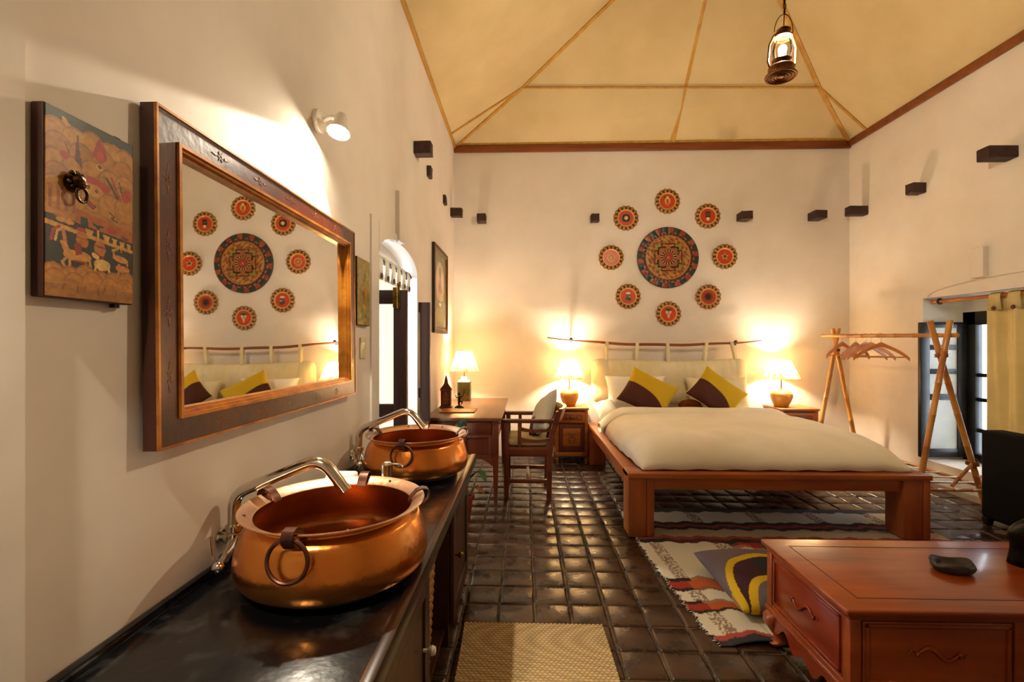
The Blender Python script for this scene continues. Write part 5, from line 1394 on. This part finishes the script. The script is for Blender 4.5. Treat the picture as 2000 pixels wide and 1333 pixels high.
# ================================================================== RUGS
def rug_col(a, b_):
    x = a * 2.28; y = b_ * 1.84                       # x from the fringed left edge, y from the near end
    rn = random.random
    W_, SP, OR, RD, BK, GR, PK = '#d6cdb8', '#8d7660', '#b8541c', '#9a2a14', '#1c1613', '#6b6058', '#b06a54'
    def white(x):
        for c0 in (.06, .52, 1.02, 1.5, 1.98):
            if c0 < x < c0 + .09: return lin(SP) if rn() < .6 else lin(W_)
        return lin(W_)
    wob = .012 * math.sin(23 * x) + .008 * math.sin(51 * x)
    yy = y + wob
    if yy < .05: return lin('#2b2b2e')
    if yy < .085: return lin('#a8443c')
    if yy < .275: return white(x)
    if yy < .30: return lin(BK) if x % .5 < .3 else lin(GR)
    if yy < .36: return lin(OR) if int(x / .12) % 3 else lin(RD)
    if yy < .385: return lin(BK) if (x + .1) % .4 < .2 else lin(SP)
    if yy < .49: return white(x)
    if yy < .52: return lin(BK) if x % .45 < .12 else lin('#8a5230')
    if yy < .60: return lin(OR) if (x % .5) > .12 else lin(RD)
    if yy < .64: return lin(BK) if x < .15 else lin('#a06a3c')
    if yy < 1.14:
        st = 1.06 - .05 * int((x - .62) / .14) if x > .62 else 9
        if yy > st: return lin(PK) if yy < st + .045 else (lin(RD) if int(x / .14) % 2 else lin('#5a4840'))
        return white(x)
    if yy < 1.20: return lin('#4a1c14') if int(x / .2) % 3 else lin(BK)
    if yy < 1.25: return lin('#8a3a2a')
    if yy < 1.38: return lin('#a8957e')
    if yy < 1.43: return lin(BK)
    if yy < 1.47: return lin('#8a3222')
    if yy < 1.53: return lin('#2a1a16')
    if yy < 1.75: return white(x)
    return lin('#4a4440')
def rug_pos(a, b_):
    x = .80 + 2.23 * a; y = 2.19 + 1.83 * b_
    x += .10 * (1 - b_) * (1 - a) - .035 * math.sin(b_ * PI) * (1 - a) + (.006 * math.sin(b_ * 220) + .006 * math.sin(b_ * 61) if a == 0 else 0)
    y += .012 * math.sin(a * 14) * (1 - b_) ** 4
    z = .007 + .022 * max(0, math.sin(a * 21 - .5)) * (1 - b_) ** 14 * (1 if .03 < a < .13 else .0) + .0015 * math.sin(40 * a) * math.sin(33 * b_)
    return (x, y, z)
random.seed(3)
rg_ = grid_mesh('striped_rug', 240, 190, rug_pos, rug_col, M['paint_cloth'], thick=.005)
tag(rg_, 'flatwoven wool rug in white, orange and black blocks under bed foot and coffee table', 'rug')
b = MB(); rr = random.Random(4)
for k in range(120):
    p = rug_pos(0, (k + .5) / 120); ln = rr.uniform(.006, .016)
    b.tube([(p[0] + .003, p[1], .006), (p[0] - ln * .5, p[1] + rr.uniform(-.004, .004), .006), (p[0] - ln, p[1] + rr.uniform(-.008, .008), .003)], .0016, 4)
fr = b.build('fringe', M['white_towel'], rg_); fr['kind'] = 'stuff'

# woven grass mat
def mat_h(x, y):
    row = y / .0155; f = row % 1; c = x / .021 + (.5 if int(row) % 2 else 0); g = c % 1
    sl = (g + (f - .5) * .55 * (1 if int(row) % 2 else -1)) % 1
    return (math.sin(PI * f) ** .7) * (math.sin(PI * sl) ** .6)
def mp(a, b_): 
    x, y = a * .685, b_ * 1.0
    return (-.305 + x + .012 * math.sin(3 * b_), 1.335 + y, .006 + .0055 * mat_h(x, y))
def mc(a, b_):
    h = mat_h(a * .685, b_ * 1.0); c0, c1 = lin('#6b4a1e'), lin('#dcc08c'); k = min(1, .12 + h)
    e = .9 + .2 * math.sin(40 * a + 17 * math.sin(9 * b_)) * .5
    return tuple((c0[i] * (1 - k) + c1[i] * k) * e for i in range(3))
wm = grid_mesh('woven_mat', 260, 380, mp, mc, paint_mat('woven_grass', .8), thick=.004)
tag(wm, 'plaited straw floor mat beside the wash cabinet', 'mat')

# floor cushion on the rug
def fc(a, b_):
    G, Y_, MR, DK = lin('#6a5c60'), lin('#d0ac14'), lin('#3a1420'), lin('#23252b')
    # two yellow arcs bending round from the left edge
    def arc_d(cx, cy, rx, ry):
        if b_ < cy: return abs(min(0, a - cx)) / rx
        return (abs(min(0, a - cx) / rx) ** 2.6 + abs((b_ - cy) / ry) ** 2.6) ** (1 / 2.6)
    d1 = arc_d(.62, .05, .60, .66); d2 = arc_d(.62, -.15, .50, .47)
    if d1 > 1.03: return G
    if d1 > .92: return Y_
    if d2 > 1.08: return MR if a < .42 else DK
    if d2 > .93: return Y_
    return G
pillow('floor_cushion', 'grey floor cushion with yellow arcs lying on the rug behind coffee table', 'cushion', (1.335, 2.66, .088), (.275, .01, .0), (-.015, .30, .012), .075, M['paint_cloth'], fc, n=110, pinch=.05)

# ================================================================== COFFEE TABLE
TX0, TX1, TY0, TY1, TZ = 1.13, 2.32, 1.665, 2.235, .48
cf = thing('coffee_table', 'low carved rosewood coffee table with drawers and curved feet', 'coffee table', (1.725, 1.95, 0))
Tc = Matrix.Translation((-1.725, -1.95, 0))
def addt(nm, bb, m, par=cf, ang=35):
    bmesh.ops.transform(bb.bm, matrix=Tc, verts=bb.bm.verts[:]); return bb.build(nm, m, par, ang)
addt('table_top', MB().box(TX0 - .018, TX1 + .018, TY0 - .015, TY1 + .015, TZ - .022, TZ, .007, 3), M['rosewood'])
b = MB(); i0, i1, j0, j1 = TX0 + .07, TX1 - .07, TY0 + .065, TY1 - .065
for (x0, x1, y0_, y1_) in ((i0, i1, j0, j0 + .004), (i0, i1, j1 - .004, j1), (i0, i0 + .004, j0, j1), (i1 - .004, i1, j0, j1)): b.box(x0, x1, y0_, y1_, TZ - .002, TZ + .0006)
addt('inlay_line', b, M['groove'])
addt('carcass', MB().box(TX0 + .02, TX1 - .02, TY0 + .02, TY1 - .02, .17, TZ - .022), M['rosewood'])
b = MB(); b.box(TX0 + .001, TX1 - .001, TY0 + .002, TY1 - .002, TZ - .045, TZ - .022, .005); addt('top_moulding', b, M['rosewood'])
b = MB(); b.box(TX0 - .004, TX1 + .004, TY0 - .004, TY1 + .004, .163, .185, .006); b.box(TX0 + .006, TX1 - .006, TY0 + .006, TY1 - .006, .185, .20, .004); addt('base_moulding', b, M['rosewood'])
for x in (TX0 + .003, TX1 - .043):
    for y in (TY0 + .003, TY1 - .043): addt('corner_post', MB().box(x, x + .04, y, y + .04, .19, TZ - .03, .004), M['rosewood'])
def carved_scroll(b, c, ax, nrm, s):
    """pair of wave scrolls in relief; ax horizontal axis, nrm outward"""
    c, ax, nrm = Vector(c), Vector(ax), Vector(nrm)
    pts = [c + ax * (s * (k / 12 - .5)) + Vector((0, 0, .022 * math.sin(k / 12 * 2 * PI))) + nrm * .004 for k in range(13)]
    b.tube(pts, [.0025 + .005 * math.sin(PI * k / 12) for k in range(13)], 6)
    for sg in (-1, 1):
        b.tube([c + ax * (sg * s * (.5 + .22 * k / 8)) + Vector((0, 0, sg * -.016 * math.sin(k / 8 * PI))) + nrm * .003 for k in range(9)], [.004 - .0003 * k for k in range(9)], 6)
        b.sphere(tuple(c + ax * sg * s * .52 + nrm * .004), .007, 8, 6)
mid = (TX0 + TX1) / 2
for sy, y in ((-1, TY0), (1, TY1)):
    addt('stile', MB().box(mid - .03, mid + .03, y + (.004 if sy < 0 else -.03), y + (.03 if sy < 0 else -.004), .19, TZ - .03, .004), M['rosewood'])
    for x0, x1 in ((TX0 + .05, mid - .036), (mid + .036, TX1 - .05)):
        o_ = MB(); yy = (y + .008, y + .022) if sy < 0 else (y - .022, y - .008)
        o_.box(x0, x1, *yy, .205, TZ - .05, .004); d = addt('drawer_front', o_, M['rosewood'])
        p_ = MB(); w = .012; ya, yb_ = (y + .001, y + .01) if sy < 0 else (y - .01, y - .001)
        for q in ((x0 + .008, x1 - .008, .213, .213 + w), (x0 + .008, x1 - .008, TZ - .058 - w, TZ - .058), (x0 + .008, x0 + .008 + w, .213, TZ - .058), (x1 - .008 - w, x1 - .008, .213, TZ - .058)): p_.box(q[0], q[1], ya, yb_, q[2], q[3], .003)
        addt('panel_moulding', p_, M['rosewood'], d)
        s_ = MB(); carved_scroll(s_, ((x0 + x1) / 2, y + (.007 if sy < 0 else -.007), .322), (1, 0, 0), (0, sy, 0), .14); addt('carving', s_, M['rosewood'], d, 60)
for sx, x in ((-1, TX0), (1, TX1)):
    xx = (x + .008, x + .022) if sx < 0 else (x - .022, x - .008)
    d = addt('side_panel', MB().box(*xx, TY0 + .05, TY1 - .05, .205, TZ - .05, .004), M['rosewood_y'])
    p_ = MB(); w = .012; xa, xb = (x + .001, x + .01) if sx < 0 else (x - .01, x - .001); y0_, y1_ = TY0 + .05, TY1 - .05
    for q in ((y0_ + .008, y1_ - .008, .213, .213 + w), (y0_ + .008, y1_ - .008, TZ - .058 - w, TZ - .058), (y0_ + .008, y0_ + .008 + w, .213, TZ - .058), (y1_ - .008 - w, y1_ - .008, .213, TZ - .058)): p_.box(xa, xb, q[0], q[1], q[2], q[3], .003)
    addt('panel_moulding', p_, M['rosewood_y'], d)
    s_ = MB(); carved_scroll(s_, (x + (.007 if sx < 0 else -.007), (TY0 + TY1) / 2, .322), (0, 1, 0), (sx, 0, 0), .14); addt('carving', s_, M['rosewood_y'], d, 60)
def apron(L, n=40):
    """scalloped lower outline between the feet, s along 0..L"""
    o_ = []
    for k in range(n + 1):
        s_ = k / n * L; e = min(s_, L - s_)
        z = .115 + .028 * math.cos((s_ - L / 2) / L * 6 * PI) * (1 if e > .1 else e / .1) - .03 * math.exp(-((s_ - L / 2) / .05) ** 2) - .03 * max(0, 1 - e / .06)
        o_.append((s_, z))
    return o_
for y in (TY0 + .004, TY1 - .022):
    ap = [(TX0 + .07 + s_, z) for s_, z in apron(TX1 - TX0 - .14)]; addt('apron', MB().prism(ap + [(TX1 - .07, .165), (TX0 + .07, .165)], y, y + .018, 'y'), M['rosewood'])
for x in (TX0 + .004, TX1 - .022):
    ap = [(TY0 + .07 + s_, z) for s_, z in apron(TY1 - TY0 - .14)]; addt('apron', MB().prism(ap + [(TY1 - .07, .165), (TY0 + .07, .165)], x, x + .018, 'x'), M['rosewood_y'])
for sx, x in ((-1, TX0), (1, TX1)):
    for sy, y in ((-1, TY0), (1, TY1)):
        b = MB(); prof = [(0.0, .165, .042), (.012, .14, .046), (.016, .11, .042), (.006, .075, .03), (-.008, .045, .022), (-.004, .028, .024), (.014, .02, .028), (.012, .012, .024)]
        rings = []
        for off, z, r in prof:
            cx_, cy_ = x - sx * (.04 - off), y - sy * (.04 - off)
            rings.append([b.bm.verts.new((cx_ + r * math.copysign(abs(math.cos(a)) ** .7, math.cos(a)), cy_ + r * math.copysign(abs(math.sin(a)) ** .7, math.sin(a)), z)) for a in [2 * PI * k / 16 for k in range(16)]])
        for A, B in zip(rings, rings[1:]):
            for k in range(16): b.bm.faces.new((A[k], A[(k + 1) % 16], B[(k + 1) % 16], B[k]))
        b.bm.faces.new(rings[0]); b.bm.faces.new(rings[-1][::-1]); addt('foot', b, M['rosewood'], ang=60)
# ashtray
t = thing('ashtray', 'rough dark stone ashtray with a wavy edge on the coffee table', 'ashtray', (1.735, 1.955, TZ + .001))
prof = [(0, 0), (.062, 0), (.075, .012), (.08, .03), (.074, .036), (.062, .03), (.05, .014), (0, .012)]
b = MB(); n = 32; rings = []
for r, z in prof: rings.append([b.bm.verts.new((r * math.cos(2 * PI * k / n) * (1 + .05 * math.sin(4 * 2 * PI * k / n)), r * .8 * math.sin(2 * PI * k / n), z + (.007 * math.sin(3 * 2 * PI * k / n + 1) if z > .025 else 0))) for k in range(n)])
for A, B in zip(rings, rings[1:]):
    for k in range(n): b.bm.faces.new((A[k], A[(k + 1) % n], B[(k + 1) % n], B[k]))
bmesh.ops.remove_doubles(b.bm, verts=b.bm.verts, dist=1e-5); b.build('bowl', M['stone'], t, 50)
# bag
t = thing('leather_bag', 'slouching black leather bag with tan strap on the coffee table', 'bag', (2.19, 2.0, TZ + .001))
def bagp(a, b_):
    th = 2 * PI * a; f = b_
    rx = .16 * (1 - .25 * f) * (1 + .06 * math.sin(3 * th + 4 * f)); ry = .10 * (1 - .35 * f) * (1 + .05 * math.sin(5 * th))
    return (rx * math.cos(th) - .02 * math.sin(PI * f) + .012 * math.sin(9 * f), ry * math.sin(th), .0 + .175 * math.sin(f * PI / 2) ** .8 + .01 * math.sin(4 * th) * f)
grid_mesh('bag_body', 40, 16, bagp, None, M['black_leather'], t, thick=.006)
b = MB(); b.lathe([(0, 0), (.15, 0), (.155, .012), (0, .014)], 28, Matrix.Diagonal((1, .62, 1, 1))); b.build('bag_bottom', M['black_leather'], t)
b = MB(); b.sphere((-.005, 0, .165), .105, 18, 10, (1, .6, .3)); b.build('bag_flap', M['black_leather'], t)
b = MB(); b.tube([(-.10, -.05, .15), (-.06, -.03, .192), (.0, -.01, .203), (.06, -.03, .19), (.10, -.05, .15)], .010, 8); b.build('strap', M['tan_leather'], t)

# ================================================================== BLACK UPHOLSTERED ARMCHAIR by the window
t = thing('black_armchair', 'plain black upholstered armchair with its back toward the window', 'armchair', (3.63, 3.32, 0))
b = MB(); b.box(-.075, .10, -.43, .45, .055, .735, .03, 4); b.build('backrest', M['black_fabric'], t)
BF = M['black_fabric']
t.rotation_euler = (0, 0, 0)
b = MB(); b.box(.10, .33, -.43, -.33, .055, .58, .03, 3); b.build('arm_rest', BF, t)
b = MB(); b.box(.10, .33, .35, .45, .055, .58, .03, 3); b.build('arm_rest', BF, t)
b = MB(); b.box(.10, .33, -.33, .35, .055, .42, .03, 3); b.build('seat', BF, t)
for x in (-.05, .30):
    for y in (-.39, .41): b = MB(); b.frust((x - .018, x + .018, y - .018, y + .018), (x - .025, x + .025, y - .025, y + .025), .003, .06); b.build('leg', M['black_iron'], t)

# ================================================================== LANTERN AND WALL SPOT
LX, LY_, LZ = 1.395, 2.6, 2.86
cz = ZT + .644 * (LX + .9)
t = thing('hanging_lantern', 'lit brass storm lantern hanging on a chain from the cloth ceiling', 'lantern', (LX, LY_, LZ))
tilt = Matrix.Rotation(.06, 4, 'Y') 
LM = M['lantern_metal']
b = MB(); b.lathe([(0, 0), (.078, 0), (.08, .006), (.074, .01), (.066, .022), (.066, .05), (.06, .056), (.034, .064), (.03, .075), (0, .075)], 36, tilt)
for r in (.065, .05, .035, .02): b.tube([tilt @ Vector((r * math.cos(2 * PI * k / 30), r * math.sin(2 * PI * k / 30), -.001)) for k in range(30)], .003, 6, closed=True)
b.build('fuel_tank', LM, t)
b = MB(); b.lathe([(.03, .075), (.046, .085), (.05, .09), (.03, .094)], 28, tilt); b.build('burner_cup', LM, t)
lg = thin_glass('lamp_chimney_glass', (1, .97, .9))
b = MB(); b.lathe([(.032, .09), (.044, .115), (.05, .145), (.044, .18), (.032, .205), (.028, .212)], 28, tilt); b.build('glass_chimney', lg, t, 80)
b = MB(); b.sphere((0, 0, .15), .021, 14, 10, (1, 1, 1.3), tilt); b.tube([(0, 0, .09), (0, 0, .125)], .010, 10, M=tilt); b.build('bulb', emit('lantern_bulb', (1, .86, .6), 90.0), t)
b = MB(); b.lathe([(.03, .21), (.046, .214), (.046, .222), (.03, .23), (.03, .25), (.036, .256), (.02, .27), (0, .272)], 28, tilt); b.build('cap', LM, t)
b = MB()
for sg in (-1, 1): b.tube([tilt @ Vector(p) for p in ((sg * .06, 0, .045), (sg * .074, 0, .08), (sg * .072, 0, .17), (sg * .05, 0, .225), (sg * .03, 0, .24))], .006, 8)
b.build('side_tubes', LM, t)
top = tilt @ Vector((0, 0, .272)); b = MB(); b.tube([tilt @ Vector((.05 * math.cos(PI * k / 14), 0, .245 + .10 * math.sin(PI * k / 14))) for k in range(15)], .0025, 6); b.build('bail_handle', LM, t)
hx = (tilt @ Vector((0, 0, .345))); b = MB(); z = hx.z; k = 0; zt_ = cz - LZ - .01
while z < zt_ - .03:
    vert = k % 2; c = Vector((hx.x * (1 - .0 * k), 0, z + .016)); ring = []
    for q in range(10):
        a = 2 * PI * q / 10; d = .008 * math.cos(a); ring.append(c + Vector((d if vert else 0, 0 if vert else d, .018 * math.sin(a))))
    b.tube(ring, .0022, 5, closed=True); z += .028; k += 1
b.tube([(hx.x, 0, z), (hx.x, 0, zt_)], .003, 6); b.build('chain', M['black_iron'], t)
b = MB(); b.tube([(hx.x + .006 * math.sin(q * 1.3), .008, .28 + (zt_ - .28) * q / 14) for q in range(15)], .003, 6); b.build('flex', M['black_iron'], t)
point('lantern_light', tuple(tilt @ Vector((0, 0, .15))), P_LANTERN, .032, (1, .85, .63), t)

def wall_spot(label, y, z, dirv, deg, blend, watts):
    t = thing('wall_spotlight', label, 'spotlight', (XL, y, z), 0, 'wall spotlights over the counter')
    b = MB(); b.lathe([(0, .001), (.05, .001), (.05, .02), (.03, .03), (0, .03)], 24, Matrix.Rotation(PI / 2, 4, 'Y')); b.build('wall_plate', M['fixture'], t)
    dirv = Vector(dirv).normalized(); hc_ = Vector((.115, -.035, -.035))
    Hm = Matrix.Translation(hc_) @ dirv.to_track_quat('Z', 'Y').to_matrix().to_4x4()
    b = MB(); b.tube([(.02, 0, 0), (.06, 0, .015), tuple(hc_ - dirv * .03)], .009, 10); b.build('arm', M['fixture'], t)
    b = MB(); b.lathe([(0, -.05), (.022, -.05), (.028, -.03), (.03, .0), (.045, .03), (.048, .04), (.044, .04), (.026, .0), (0, -.02)], 28, Hm); b.build('lamp_head', M['fixture'], t)
    b = MB(); b.sphere((0, 0, .022), .02, 14, 10, M=Hm); b.build('bulb', M['spot_bulb'], t)
    l = bpy.data.lights.new('spot_beam', 'SPOT'); l.energy = watts; l.color = (1, .87, .67); l.spot_size = math.radians(deg); l.spot_blend = blend; l.shadow_soft_size = .02
    lo = bpy.data.objects.new('spot_beam', l); COL.objects.link(lo); lo.parent = t; lo.location = hc_ + dirv * .045
    lo.rotation_euler = dirv.to_track_quat('-Z', 'Y').to_euler()
M['spot_bulb'] = emit('spot_bulb', (1, .9, .7), 120.0)
wall_spot('white spotlight on a wall bracket above the mirror, bulb glaring', 2.0, 2.365, (-.04, -.33, -.94), 110, .06, P_SPOT)
wall_spot('added unseen spotlight over the near counter end, lighting the nearer basin', 0.2, 2.365, (.10, .10, -1), 96, .7, P_SPOT * 1.0)  # added lamp out of view, put in to brighten the nearer basin's front
